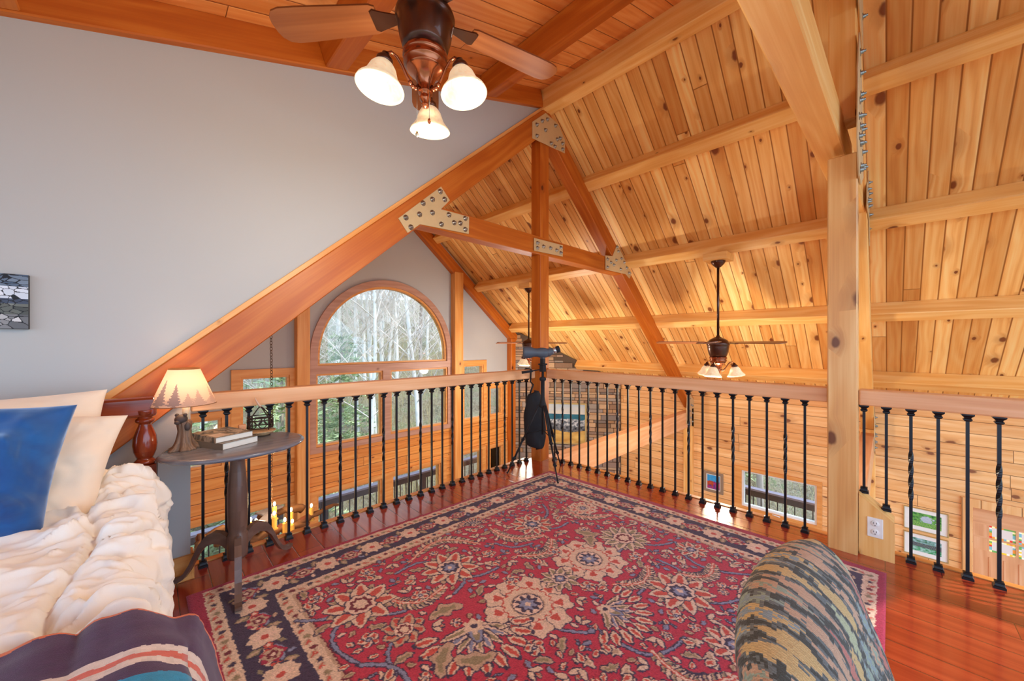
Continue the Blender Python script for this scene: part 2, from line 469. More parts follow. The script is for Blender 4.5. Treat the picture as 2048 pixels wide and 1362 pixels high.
# --- loft floor, fascia strips, great room floor
b = MB(); b.box(-2.6, 2.97, -3.2, 2.575, -.03, 0, U=(0, 1, 0), off=(.35, .02)); struct(b.build('floor', 'floor'))
b = MB(); b.box(-2.6, 2.95, -3.2, 2.55, -.27, -.032, U=(1, 0, 0)); struct(b.build('floor_loft_joists', 'beam'))
b = MB(); b.box(.16, 2.80, 2.58, 2.625, -.27, .006, U=(1, 0, 0)); struct(b.build('trim_1', 'trim', bevel=.003))
b = MB(); b.box(2.975, 3.02, -3.2, 2.43, -.27, .006, U=(0, 1, 0)); struct(b.build('trim_2', 'trim', bevel=.003))
b = MB(); b.box(-1.3, 7.1, YB, 5.85, -2.8, -2.7, U=(0, 1, 0), off=BL); struct(b.build('floor_lower', 'lfloor'))

# --- white infill wall over the loft truss
b = MB(); lo = lambda x: 3.50 - .88 * (2.95 - x)
b.prism([(-2.6, 2.46, 0), (.158, 2.46, 0), (.158, 2.46, lo(.158)), (2.84, 2.46, lo(2.84)), (2.84, 2.46, dormz(2.84) - .1), (-2.6, 2.46, dormz(-2.6) - .1)], (0, .07, 0), (1, 0, 0))
struct(b.build('wall_loft', 'wall'))
b = MB(); b.box(-2.6, .172, 2.445, 2.459, 0, .125, U=(1, 0, 0)); b.box(.159, .172, 2.445, 2.535, 0, .125, U=(0, 1, 0)); struct(b.build('baseboard_loft', 'trim', bevel=.003))

# --- window wall (north)
WY = 5.7
arch = [(2.83 + 1.16 * math.cos(a), 1.0 + 1.16 * math.sin(a)) for a in np.linspace(0, PI, 33)]
archloop = [(3.99, .80)] + arch + [(1.67, .80)]
def rect(x0, x1, z0, z1): return [(x0, z0), (x1, z0), (x1, z1), (x0, z1)]
def xz(l, y=WY): return [(x, y, z) for x, z in l]
def gz(x): return deckz(x) + .02 if x > RX else 3.78 - .86 * (RX - x)
ops_up = [rect(1.67, 3.99, -.33, .76), rect(.79, 1.42, -.33, .80), rect(.12, .66, -.33, .31), rect(4.30, 4.84, -.33, .80), rect(4.97, 5.34, -.33, .31)]
b = MB()
b.prism(xz([(-1.15, -.37), (6.95, -.37), (6.95, gz(6.95)), (RX, gz(RX)), (-1.15, gz(-1.15))]), (0, .15, 0), (1, 0, 0), holes=[xz(archloop)] + [xz(r) for r in ops_up])
struct(b.build('wall_north', 'wall'))
ops_lo = [rect(.12, 1.38, -2.3, -.93), rect(1.68, 2.70, -2.3, -.96), rect(2.85, 3.80, -2.3, -.96), rect(4.27, 4.78, -2.3, -.93), rect(4.96, 5.36, -2.62, -.95)]
b = MB()
b.prism(xz([(-1.15, -2.7), (6.95, -2.7), (6.95, -.37), (-1.15, -.37)]), (0, .15, 0), (1, 0, 0), off=(0, .04), holes=[xz(r) for r in ops_lo])
struct(b.build('wall_north_lower', 'side'))

win_n = [0]
def casing(rects, outer, y=WY, mat='trim', depth=.03, kind='window', sash='trim'):
    """casing frame round outer rect with panes in rects"""
    win_n[0] += 1
    w = MB(); x0, x1, z0, z1 = outer
    w.prism(xz(rect(*outer), y - depth), (0, depth, 0), (1, 0, 0), holes=[xz(rect(*r), y - depth) for r in rects])
    o = struct(w.build('%s_%d' % (kind, win_n[0]), mat, bevel=.003))
    for r in rects:
        f = MB(); a0, a1, c0, c1 = r
        f.prism(xz(rect(*r), y - .005), (0, .09, 0), (1, 0, 0), holes=[xz(rect(a0 + .028, a1 - .028, c0 + .028, c1 - .028), y - .005)])
        q = f.build('sash', 'trim', o, bevel=.003)
        g = MB(); g.box(a0 + .025, a1 - .025, y + .04, y + .046, c0 + .025, c1 - .025); g.build('pane', 'glass', o)
    return o
# arched window
win_n[0] += 1
w = MB()
ain = [(2.83 + 1.10 * math.cos(a), 1.0 + 1.10 * math.sin(a)) for a in np.linspace(0, PI, 33)]
aout = [(2.83 + 1.20 * math.cos(a), 1.0 + 1.20 * math.sin(a)) for a in np.linspace(0, PI, 33)]
w.prism(xz([(4.03, .755)] + aout + [(1.63, .755)], WY - .035), (0, .035, 0), (1, 0, 0), holes=[xz([(3.93, .86)] + ain + [(1.73, .86)], WY - .035)])
archw = struct(w.build('window_1', 'arch', bevel=.003))
f = MB(); ai2 = [(2.83 + 1.065 * math.cos(a), 1.0 + 1.065 * math.sin(a)) for a in np.linspace(0, PI, 33)]
f.prism(xz([(3.93, .86)] + ain + [(1.73, .86)], WY), (0, .09, 0), (1, 0, 0), holes=[xz([(3.895, .89)] + ai2 + [(1.765, .89)], WY)])
f.build('sash', 'trim', archw)
g = MB(); g.prism(xz([(3.9, .885)] + [(2.83 + 1.07 * math.cos(a), 1.0 + 1.07 * math.sin(a)) for a in np.linspace(0, PI, 33)] + [(1.76, .885)], WY + .04), (0, .006, 0), (1, 0, 0)); g.build('pane', 'glass', archw)
casing([(1.71, 2.70, -.30, .745), (2.83, 3.95, -.30, .745)], (1.63, 4.03, -.38, .754), mat='arch')
casing([(.84, 1.38, -.30, .755)], (.744, 1.44, -.38, .85))
casing([(.15, .65, -.30, .28)], (.06, .742, -.38, .36))
casing([(4.32, 4.81, -.30, .76)], (4.23, 4.885, -.38, .85))
casing([(4.99, 5.33, -.30, .28)], (4.887, 5.47, -.38, .36))
casing([(.15, 1.36, -2.25, -.95)], (.05, 1.44, -2.35, -.88))
casing([(1.72, 2.69, -2.25, -.98), (2.86, 3.80, -2.25, -.98)], (1.63, 3.92, -2.35, -.91))
casing([(4.28, 4.77, -2.25, -.93)], (4.23, 4.86, -2.35, -.86))
casing([(4.99, 5.34, -2.60, -.95)], (4.90, 5.47, -2.69, -.88), kind='door')

# --- log wall (east)
EX = 6.95
def yz(l, x=EX): return [(x, y, z) for y, z in l]
b = MB()
b.prism(yz([(YB, -2.7), (5.7, -2.7), (5.7, deckz(EX) + .02), (YB, deckz(EX) + .02)]), (.15, 0, 0), (0, 1, 0), off=(.3, .03),
        holes=[yz(rect(.70, 1.70, -1.50, -.88)), yz(rect(-1.62, -.72, -2.68, -.755))])
struct(b.build('wall_east', 'log'))
win_n[0] += 1; w = MB()
w.prism(yz(rect(.65, 1.765, -1.57, -.83), EX - .03), (.03, 0, 0), (0, 1, 0), holes=[yz(rect(.71, 1.665, -1.47, -.885), EX - .03)])
o = struct(w.build('window_%d' % win_n[0], 'trim', bevel=.003))
f = MB(); f.prism(yz(rect(.71, 1.665, -1.47, -.885), EX - .004), (.09, 0, 0), (0, 1, 0), holes=[yz(rect(.735, 1.64, -1.445, -.91), EX - .004)]); f.build('sash', 'white', o)
g = MB(); g.box(EX + .04, EX + .046, .73, 1.645, -1.45, -.905); g.build('pane', 'glass', o)
f = MB(); f.tube([(EX - .03, 1.15, -1.49), (EX - .06, 1.15, -1.475), (EX - .06, 1.24, -1.47)], .008, 8); f.build('crank_handle', 'white', o)
# door with stained glass lights
w = MB(); w.prism(yz([(-.63, -2.7), (-.63, -.65), (-1.72, -.65), (-1.72, -2.7), (-1.62, -2.7), (-1.62, -.75), (-.715, -.75), (-.715, -2.7)], EX - .03), (.03, 0, 0), (0, 0, 1))
door = struct(w.build('door_11', 'log', bevel=.003))
lights = [(-.84 - k * .205, -.84 - k * .205 - .185, z0, z0 + .14) for k in range(4) for z0 in (-1.075, -1.235)]
f = MB(); X0_, X1_ = EX + .01, EX + .05
f.box(X0_, X1_, -1.615, -.72, -2.69, -1.235, U=(0, 0, 1)); f.box(X0_, X1_, -1.615, -.72, -.935, -.76, U=(0, 1, 0)); f.box(X0_, X1_, -1.615, -.72, -1.095, -1.075, U=(0, 1, 0))
for z0, z1 in ((-1.235, -1.095), (-1.075, -.935)):
    ys = [-.72] + [q for a0, a1, c0, c1 in lights[::2] for q in (a0, a1)] + [-1.615]
    for k in range(0, len(ys), 2):
        if ys[k] - ys[k + 1] > .002: f.box(X0_, X1_, ys[k + 1], ys[k], z0, z1, U=(0, 0, 1))
leaf = f.build('door_leaf', 'rail', door)
for k in range(6):
    y = -.84 - k * .105; f = MB(); f.box(EX + .002, EX + .012, y - .012, y + .004, -2.1, -1.30, U=(0, 0, 1)); f.build('moulding', 'rail', leaf)
random.seed(3)
pal = [c3(240, 200, 60), c3(226, 60, 50), c3(110, 170, 90), c3(236, 236, 220), c3(230, 150, 60), c3(120, 180, 190), c3(250, 240, 170)]
for a0, a1, c0, c1 in lights:
    f = MB(); n = 9; m = 7; dy = (a1 - a0) / n; dz = (c1 - c0) / m
    for i in range(n):
        for j in range(m):
            edge = i in (0, n - 1) or j in (0, m - 1)
            col = random.choice(pal) if edge else c3(214, 204, 196)
            y0, y1, z0, z1 = a0 + i * dy, a0 + (i + 1) * dy, c0 + j * dz, c0 + (j + 1) * dz
            f.box(EX + .02, EX + .026, min(y0, y1), max(y0, y1), z0, z1, col=col)
    f.build('stained_pane', 'stained', leaf)
# plain white wall left of the great room (west)
b = MB(); b.box(-1.3, -1.15, 2.6, 5.7, -2.7, .45); struct(b.build('wall_west', 'wall'))

# --- stone chimney breast across the corner
P0 = V((5.62, 5.69, 0)); P1 = V((6.94, 3.83, 0)); dr = (P1 - P0).normalized(); nr = V((dr.y, -dr.x, 0)); nr = nr if nr.x < 0 else -nr
L = (P1 - P0).length; b = MB(); random.seed(11)
def scol():
    k = random.random(); base = c3(*random.choice([(186, 150, 118), (166, 138, 116), (200, 164, 126), (150, 134, 122), (172, 156, 140), (190, 148, 108), (156, 124, 98)]))
    q = random.uniform(.75, 1.12); return (base[0] * q, base[1] * q, base[2] * q, 1)
z = -2.7
core = MB()
for q in [((0, 0), (L, 0))]: pass
core.hexa([P0 - nr * 0 + V((0, 0, -2.7)), P1 + V((0, 0, -2.7)), V((6.94, 5.69, -2.7)), P0 + V((0, .0, -2.7)) + V((.02, .0, 0)), P0 + V((0, 0, deckz(5.62) - .02)), P1 + V((0, 0, deckz(6.94) - .02)), V((6.94, 5.69, deckz(6.94) - .02)), P0 + V((.02, 0, deckz(5.64) - .02))], (1, 0, 0), col=c3(96, 78, 62))
cz = -2.7
while cz < 1.45:
    h = random.choice((.045, .06, .075, .09, .11)); s_ = random.uniform(-.12, 0)
    while s_ < L:
        w_ = random.uniform(.12, .42) * (1.3 if h > .08 else 1); a0, a1 = max(.03, s_), min(L - random.uniform(.01, .04), s_ + w_)
        if a1 - a0 > .03 and cz + h < deckz((P0 + dr * a1).x + .03) - .02:
            dp = random.uniform(.012, .05); g_ = .004
            A = P0 + dr * (a0 + g_); B = P0 + dr * (a1 - g_); up0, up1 = V((0, 0, cz + g_)), V((0, 0, cz + h - g_))
            t_ = nr * dp; bk = -nr * .01
            core.hexa([A + t_ + up0, B + t_ + up0, B + bk + up0, A + bk + up0, A + t_ + up1, B + t_ + up1, B + bk + up1, A + bk + up1], dr, col=scol())
        s_ += w_
    cz += h
o = core.build('stone_chimney', 'stone', bevel=.006, seg=1)
tag(o, 'stacked brown ledgestone chimney breast in the corner with a seascape hung on it', 'chimney')


# ================================================================== timber frame
def timber(name, mb, mat, label, cat='beam', group=None, bevel=.006):
    o = mb.build(name, mat, bevel=bevel, seg=1); return tag(o, label, cat, group)
def slopebeam(x0, z0, x1, z1, y, w, h):
    m = MB(); return m.beam((x0, y, z0), (x1, y, z1), w, h, up=(0, 0, 1))

def bolt_mesh(c, n):
    m = MB(); m.lathe([(.020, 0), (.020, .003), (.012, .004), (.012, .014), (.007, .015), (.007, .026), (0, .027)], c, 8, n); return m
bolt0 = [None]
def plate(parent, pts, y, bolts, t=.007, side=-1, mat='plate'):
    m = MB(); yy = y if side > 0 else y - t
    m.prism([(x, yy, z) for x, z in pts], (0, t, 0), (1, 0, 0)); p = m.build('gusset_plate', mat, parent, bevel=.0015, seg=1)
    for x, z in bolts:
        if bolt0[0] is None:
            bm_ = MB(); bm_.lathe([(.021, 0), (.021, .003), (.012, .004), (.012, .014), (.007, .015), (.007, .024), (0, .025)], (0, 0, 0), 8, (0, -1, 0))
            o = bm_.build('bolt', 'steel'); bolt0[0] = o
        else:
            o = bolt0[0].copy(); COL.objects.link(o)
        o.location = (x, y - t if side < 0 else y + t, z)
        if side > 0: o.rotation_euler = (0, 0, PI)
        o.parent = p; o.matrix_parent_inverse = world_of(p).inverted()
    return p

def zr(x): return 3.41 - .83 * (x - 2.95)
def zl(x): return 3.505 - .88 * (2.95 - x)
Y1 = 2.49
tr1 = thing('roof_truss', (2.87, Y1, 0), 'dark pine roof truss rising from the railing corner with tan plates on its face', 'roof truss')
m = MB(); m.beam((2.93, Y1, zl(2.93)), (-.75, Y1, zl(-.75)), .135, .188); m.build('rafter', 'truss', tr1, bevel=.005, seg=1)
m = MB(); m.beam((2.87, Y1, zr(2.87)), (6.93, Y1, zr(6.93)), .135, .185); m.build('rafter', 'truss', tr1, bevel=.005, seg=1)
m = MB(); m.beam((1.42, Y1 + .003, 2.148), (4.55, Y1 + .003, 2.168), .13, .178); m.build('collar_tie', 'truss', tr1, bevel=.005, seg=1)
m = MB(); m.box(2.80, 2.935, Y1 - .06, Y1 + .065, -.25, 3.33, U=(0, 0, 1)); m.build('king_post', 'truss', tr1, bevel=.005, seg=1)
m = MB(); m.box(2.95, 6.86, Y1 - .065, Y1 + .065, -.28, -.012, U=(1, 0, 0)); m.build('tie_beam', 'rail', tr1, bevel=.005, seg=1)
m = MB(); m.box(6.86, 6.95, Y1 - .075, Y1 + .075, -2.7, zr(6.9) - .1, U=(0, 0, 1)); m.build('wall_post', 'beam', tr1, bevel=.005, seg=1)
m = MB(); m.beam((2.86, 2.448, zl(2.86) + .140), (-.75, 2.448, zl(-.75) + .140), .022, .030); m.build('cover_strip', 'trim', tr1, bevel=.002, seg=1)
F = Y1 - .068
plate(tr1, [(2.865, 3.506), (3.067, 3.477), (3.185, 3.358), (3.185, 3.215), (2.667, 3.175), (2.667, 3.334)][::1], F,
      [(2.73, 3.33), (2.81, 3.40), (2.89, 3.45), (3.02, 3.44), (2.73, 3.22), (2.86, 3.33), (3.05, 3.31), (3.10, 3.34), (2.95, 3.23), (3.01, 3.22), (3.14, 3.30), (3.14, 3.24)])
plate(tr1, [(1.263, 2.063), (1.619, 2.393), (1.701, 2.308), (1.619, 2.217), (1.892, 2.224), (1.889, 2.082), (1.435, 2.059), (1.336, 1.974)], F,
      [(1.32, 2.08), (1.36, 2.02), (1.43, 2.13), (1.46, 2.22), (1.54, 2.17), (1.54, 2.27), (1.61, 2.35), (1.65, 2.30), (1.62, 2.10), (1.69, 2.19), (1.74, 2.14), (1.80, 2.15), (1.85, 2.20), (1.85, 2.11)])
plate(tr1, [(2.693, 2.21), (3.149, 2.224), (3.149, 2.103), (2.693, 2.086)], F, [(2.74, 2.17), (2.74, 2.12), (2.83, 2.15), (2.94, 2.155), (3.04, 2.15), (3.11, 2.19), (3.11, 2.135)])
plate(tr1, [(4.0, 2.259), (4.164, 2.277), (4.279, 2.448), (4.66, 2.129), (4.60, 2.049), (4.505, 2.095), (4.0, 2.085)], F,
      [(4.04, 2.22), (4.04, 2.12), (4.12, 2.19), (4.19, 2.17), (4.25, 2.24), (4.30, 2.36), (4.38, 2.28), (4.45, 2.24), (4.36, 2.14), (4.52, 2.18), (4.58, 2.12), (4.27, 2.41)])
plate(tr1, [(6.62, -.02), (6.62, -.20), (6.94, -.30), (6.94, .18), (6.70, .36), (6.64, .28)], F, [(6.68, -.08), (6.68, -.16), (6.76, .0), (6.74, .22), (6.82, .1), (6.88, .08), (6.88, -.05), (6.88, -.2), (6.8, -.12)])

Y2 = .177
tr2 = thing('roof_truss', (2.878, Y2, 0), 'pale pine roof truss on the thick knotty post that splits the right railing', 'roof truss')
m = MB(); m.box(2.813, 2.943, Y2 - .065, Y2 + .065, -.25, 2.25, U=(0, 0, 1), off=(3.3, 5.1)); m.build('post', 'knotty', tr2, bevel=.006, seg=1)
m = MB(); m.beam((4.45, Y2, 2.345), (-1.15, Y2 + .20, 2.47), .13, .185); m.build('collar_tie', 'beam', tr2, bevel=.006, seg=1)
m = MB(); m.box(2.813, 2.943, Y2 - .06, Y2 + .06, 2.44, 3.5, U=(0, 0, 1)); m.build('king_post', 'beam', tr2, bevel=.006, seg=1)
m = MB(); m.beam((2.87, Y2, zr(2.87)), (6.93, Y2, zr(6.93)), .13, .185); m.build('rafter', 'beam', tr2, bevel=.006, seg=1)
m = MB(); m.box(2.95, 6.86, Y2 - .065, Y2 + .065, -.28, -.012, U=(1, 0, 0)); m.build('tie_beam', 'rail', tr2, bevel=.006, seg=1)
m = MB(); m.box(6.86, 6.95, Y2 - .075, Y2 + .075, -2.7, zr(6.9) - .1, U=(0, 0, 1)); m.build('wall_post', 'beam', tr2, bevel=.006, seg=1)
F2 = Y2 - .067
random.seed(5)
plate(tr2, [(2.62, 3.50), (3.10, 3.50), (3.25, 3.30), (3.25, 3.05), (2.62, 3.05)], F2, [(2.7, 3.4), (2.8, 3.3), (2.9, 3.42), (3.0, 3.3), (3.1, 3.35), (3.15, 3.2), (2.85, 3.15), (2.7, 3.12)])
plate(tr2, [(2.66, 2.64), (2.80, 2.90), (2.96, 2.90), (3.18, 2.55), (3.30, 2.25), (2.95, 2.10), (2.78, 2.10), (2.62, 2.24)], F2,
      [(2.86, 2.82), (2.86, 2.70), (2.90, 2.60), (2.80, 2.52), (2.95, 2.50), (3.05, 2.46), (2.72, 2.40), (2.85, 2.40), (3.0, 2.36), (3.12, 2.35), (2.84, 2.30), (2.74, 2.30), (3.16, 2.27), (2.92, 2.2), (2.84, 2.15)])
plate(tr2, [(4.0, 2.44), (4.16, 2.46), (4.28, 2.62), (4.66, 2.20), (4.60, 2.05), (4.45, 2.25), (4.0, 2.25)], F2, [(4.06, 2.40), (4.06, 2.30), (4.18, 2.35), (4.27, 2.32), (4.28, 2.52), (4.36, 2.45), (4.40, 2.36), (4.48, 2.3), (4.55, 2.2)])
plate(tr2, [(6.62, -.02), (6.62, -.20), (6.94, -.30), (6.94, .18), (6.70, .36), (6.64, .28)], F2, [(6.68, -.08), (6.68, -.16), (6.76, .0), (6.74, .22), (6.82, .1), (6.88, .08), (6.88, -.05), (6.88, -.2), (6.8, -.12)])

# ridge, purlins, dormer beams
rn = V((.83, 0, 1)).normalized(); rs = V((1, 0, -.83)).normalized()
ordn = ['highest pine purlin on the tall ceiling slope, next below the ridge', 'pine purlin second below the ridge, carrying both far ceiling fans', 'pine purlin third below the ridge, level with the fan downrod middles', 'lowest pine purlin, running behind the fan lights just above the handrail']
for k, x in enumerate((3.66, 4.58, 5.50, 6.43)):
    c = V((x, 0, deckz(x))) + rs * .0625 - rn * .083
    m = MB(); m.beam((c.x, YB, c.z), (c.x, 5.57 if k < 3 else 4.56, c.z), .125, .166, up=rn); timber('purlin', m, 'beam', ordn[k])
m = MB(); m.box(RX - .07, RX + .07, YB, 5.62, 3.53, 3.76, U=(0, 1, 0)); timber('ridge_beam', m, 'beam', 'pine ridge beam between the loft ceiling and the tall slope')
sl = V((1, 0, .333)).normalized(); sn = V((-.333, 0, 1)).normalized()
for x, lb in ((-.47, 'pine loft ceiling beam over the bed corner at the left edge'), (.80, 'pine loft ceiling beam just left of the bronze fan'), (2.08, 'pine loft ceiling beam between the bronze fan and the ridge')):
    c = V((x, 0, dormz(x))) - sn * .08
    m = MB(); m.beam((c.x, YB - .7, c.z), (c.x, 2.42, c.z), .14, .16, up=sn); timber('ceiling_beam', m, 'truss', lb)
m = MB(); m.beam((RX - .08, 2.485, dormz(RX - .08) - .085), (-2.6, 2.485, dormz(-2.6) - .085), .13, .168, up=sn); timber('dormer_rafter', m, 'truss', 'dark pine rafter along the top edge of the white wall')
# gable frame on the window wall
m = MB(); g0 = lambda x: 3.46 - .82 * (x - 2.95)
m.beam((2.9, 5.64, g0(2.9) + .02), (5.66, 5.64, g0(5.66) + .02), .12, .19); timber('gable_rafter', m, 'truss', 'pine rafter sloping down the window wall beside the arched window')
for x0, x1, top, lb in ((1.44, 1.60, 2.55, 'tall pine post between the arched window and the small window left of it'), (4.03, 4.22, 2.50, 'tall pine post against the right side of the arched window'), (5.48, 5.61, 1.28, 'pine post beside the stone chimney')):
    m = MB(); m.box(x0, x1, 5.56, 5.70, -2.7, top, U=(0, 0, 1)); timber('timber_post', m, 'trim' if x0 < 5 else 'truss', lb, 'post')
m = MB(); m.box(-1.15, 1.43, 5.60, 5.699, 2.4, 2.5, U=(1, 0, 0))

# ================================================================== railings
def twistbar(m, x, y, z0, z1, tw):
    r = .0072 * 1.2
    if not tw:
        m.box(x - .0062, x + .0062, y - .0062, y + .0062, z0, z1, U=(0, 0, 1)); return
    zs = [z0, .33, *np.linspace(.335, .60, 22), .61, z1]
    rings = []
    for z in zs:
        a = 0 if z < .334 else (min(1, (z - .335) / .265)) * PI * 2
        q = 1.12 if .34 < z < .60 else 1.0
        rings.append([V((x + .0092 * q * math.cos(a + PI / 4 + k * PI / 2), y + .0092 * q * math.sin(a + PI / 4 + k * PI / 2), z)) for k in range(4)])
    for i in range(len(rings) - 1):
        for k in range(4):
            m.face([rings[i][k], rings[i][(k + 1) % 4], rings[i + 1][(k + 1) % 4], rings[i + 1][k]])

def sq(m, x, y, prof):
    """stack of square frusta (half width, z)"""
    for (a, z0), (c, z1) in zip(prof[:-1], prof[1:]):
        m.hexa([V((x - a, y - a, z0)), V((x + a, y - a, z0)), V((x + a, y + a, z0)), V((x - a, y + a, z0)), V((x - c, y - c, z1)), V((x + c, y - c, z1)), V((x + c, y + c, z1)), V((x - c, y + c, z1))], (0, 0, 1))

def baluster(parent, x, y, tw, z0=0):
    m = MB(); twistbar(m, x, y, z0, .83, tw); b_ = m.build('baluster', 'iron', parent)
    m = MB(); sq(m, x, y, [(.020, z0), (.020, z0 + .010), (.016, z0 + .014), (.0135, z0 + .024), (.015, z0 + .026), (.015, z0 + .032), (.009, z0 + .034)]); m.build('shoe', 'iron', b_)
    m = MB(); sq(m, x, y, [(.009, .790), (.015, .797), (.015, .801), (.011, .805), (.0125, .811), (.018, .816), (.0215, .821), (.0215, .829)]); m.build('collar', 'iron', b_)

RZ0, RZ1 = .829, .918
rl = thing('railing', (1.5, 2.54, 0), 'iron baluster railing with pine handrail in front of the big arched window', 'railing')
m = MB(); m.box(.162, 2.80, 2.497, 2.583, RZ0, RZ1, U=(1, 0, 0)); m.build('handrail', 'rail', rl, bevel=.008)
for k in range(26):
    x = .213 + .1 * k; baluster(rl, x, 2.54, k % 3 == 1)
rr = thing('railing', (2.93, 1.4, 0), 'iron baluster railing with pine handrail between the corner post and the thick post', 'railing')
m = MB(); m.box(2.887, 2.973, .243, 2.428, RZ0, RZ1, U=(0, 1, 0)); m.build('handrail', 'rail', rr, bevel=.008)
for k in range(22):
    y = 2.352 - .0997 * k
    if y > .27: baluster(rr, 2.93, y, k % 3 == 1)
r3 = thing('railing', (2.93, -.6, 0), 'short run of iron balusters right of the thick post, above the two framed prints', 'railing')
m = MB(); m.box(2.887, 2.973, -2.9, .111, RZ0, RZ1, U=(0, 1, 0)); m.build('handrail', 'rail', r3, bevel=.008)
baluster(r3, 2.93, .090, False, .325); baluster(r3, 2.93, .0, False, .25)
for k in range(18): baluster(r3, 2.93, -.093 - .0967 * k, k % 3 == 0)

# sloped curb block with outlet
m = MB(); m.prism([(2.85, .108, 0), (2.85, -.030, 0), (2.85, -.030, .215), (2.85, .108, .335)], (.12, 0, 0), (0, 0, 1))
blk = timber('sloped_pine_block', m, 'beam', 'low pine block with a sloping top beside the thick post, holding a white outlet', 'block', bevel=.002)
ou = thing('power_outlet', (2.85, .043, .17), 'white double power outlet on the low pine block beside the thick post', 'outlet')
m = MB(); m.box(2.843, 2.8495, .012, .075, .115, .222); m.build('cover_plate', 'white', ou, bevel=.0025)
for z in (.145, .192):
    m = MB(); m.lathe([(.0165, 0), (.0165, .0025), (.015, .0035), (0, .0035)], (2.843, .0435, z), 20, (-1, 0, 0)); r_ = m.build('receptacle', 'white', ou)
    m = MB()
    for dy in (-.006, .006): m.box(2.8385, 2.8397, .0435 + dy - .001, .0435 + dy + .001, z - .001, z + .008)
    m.box(2.8385, 2.8397, .0415, .0455, z - .011, z - .007); m.build('slot', 'black', r_)
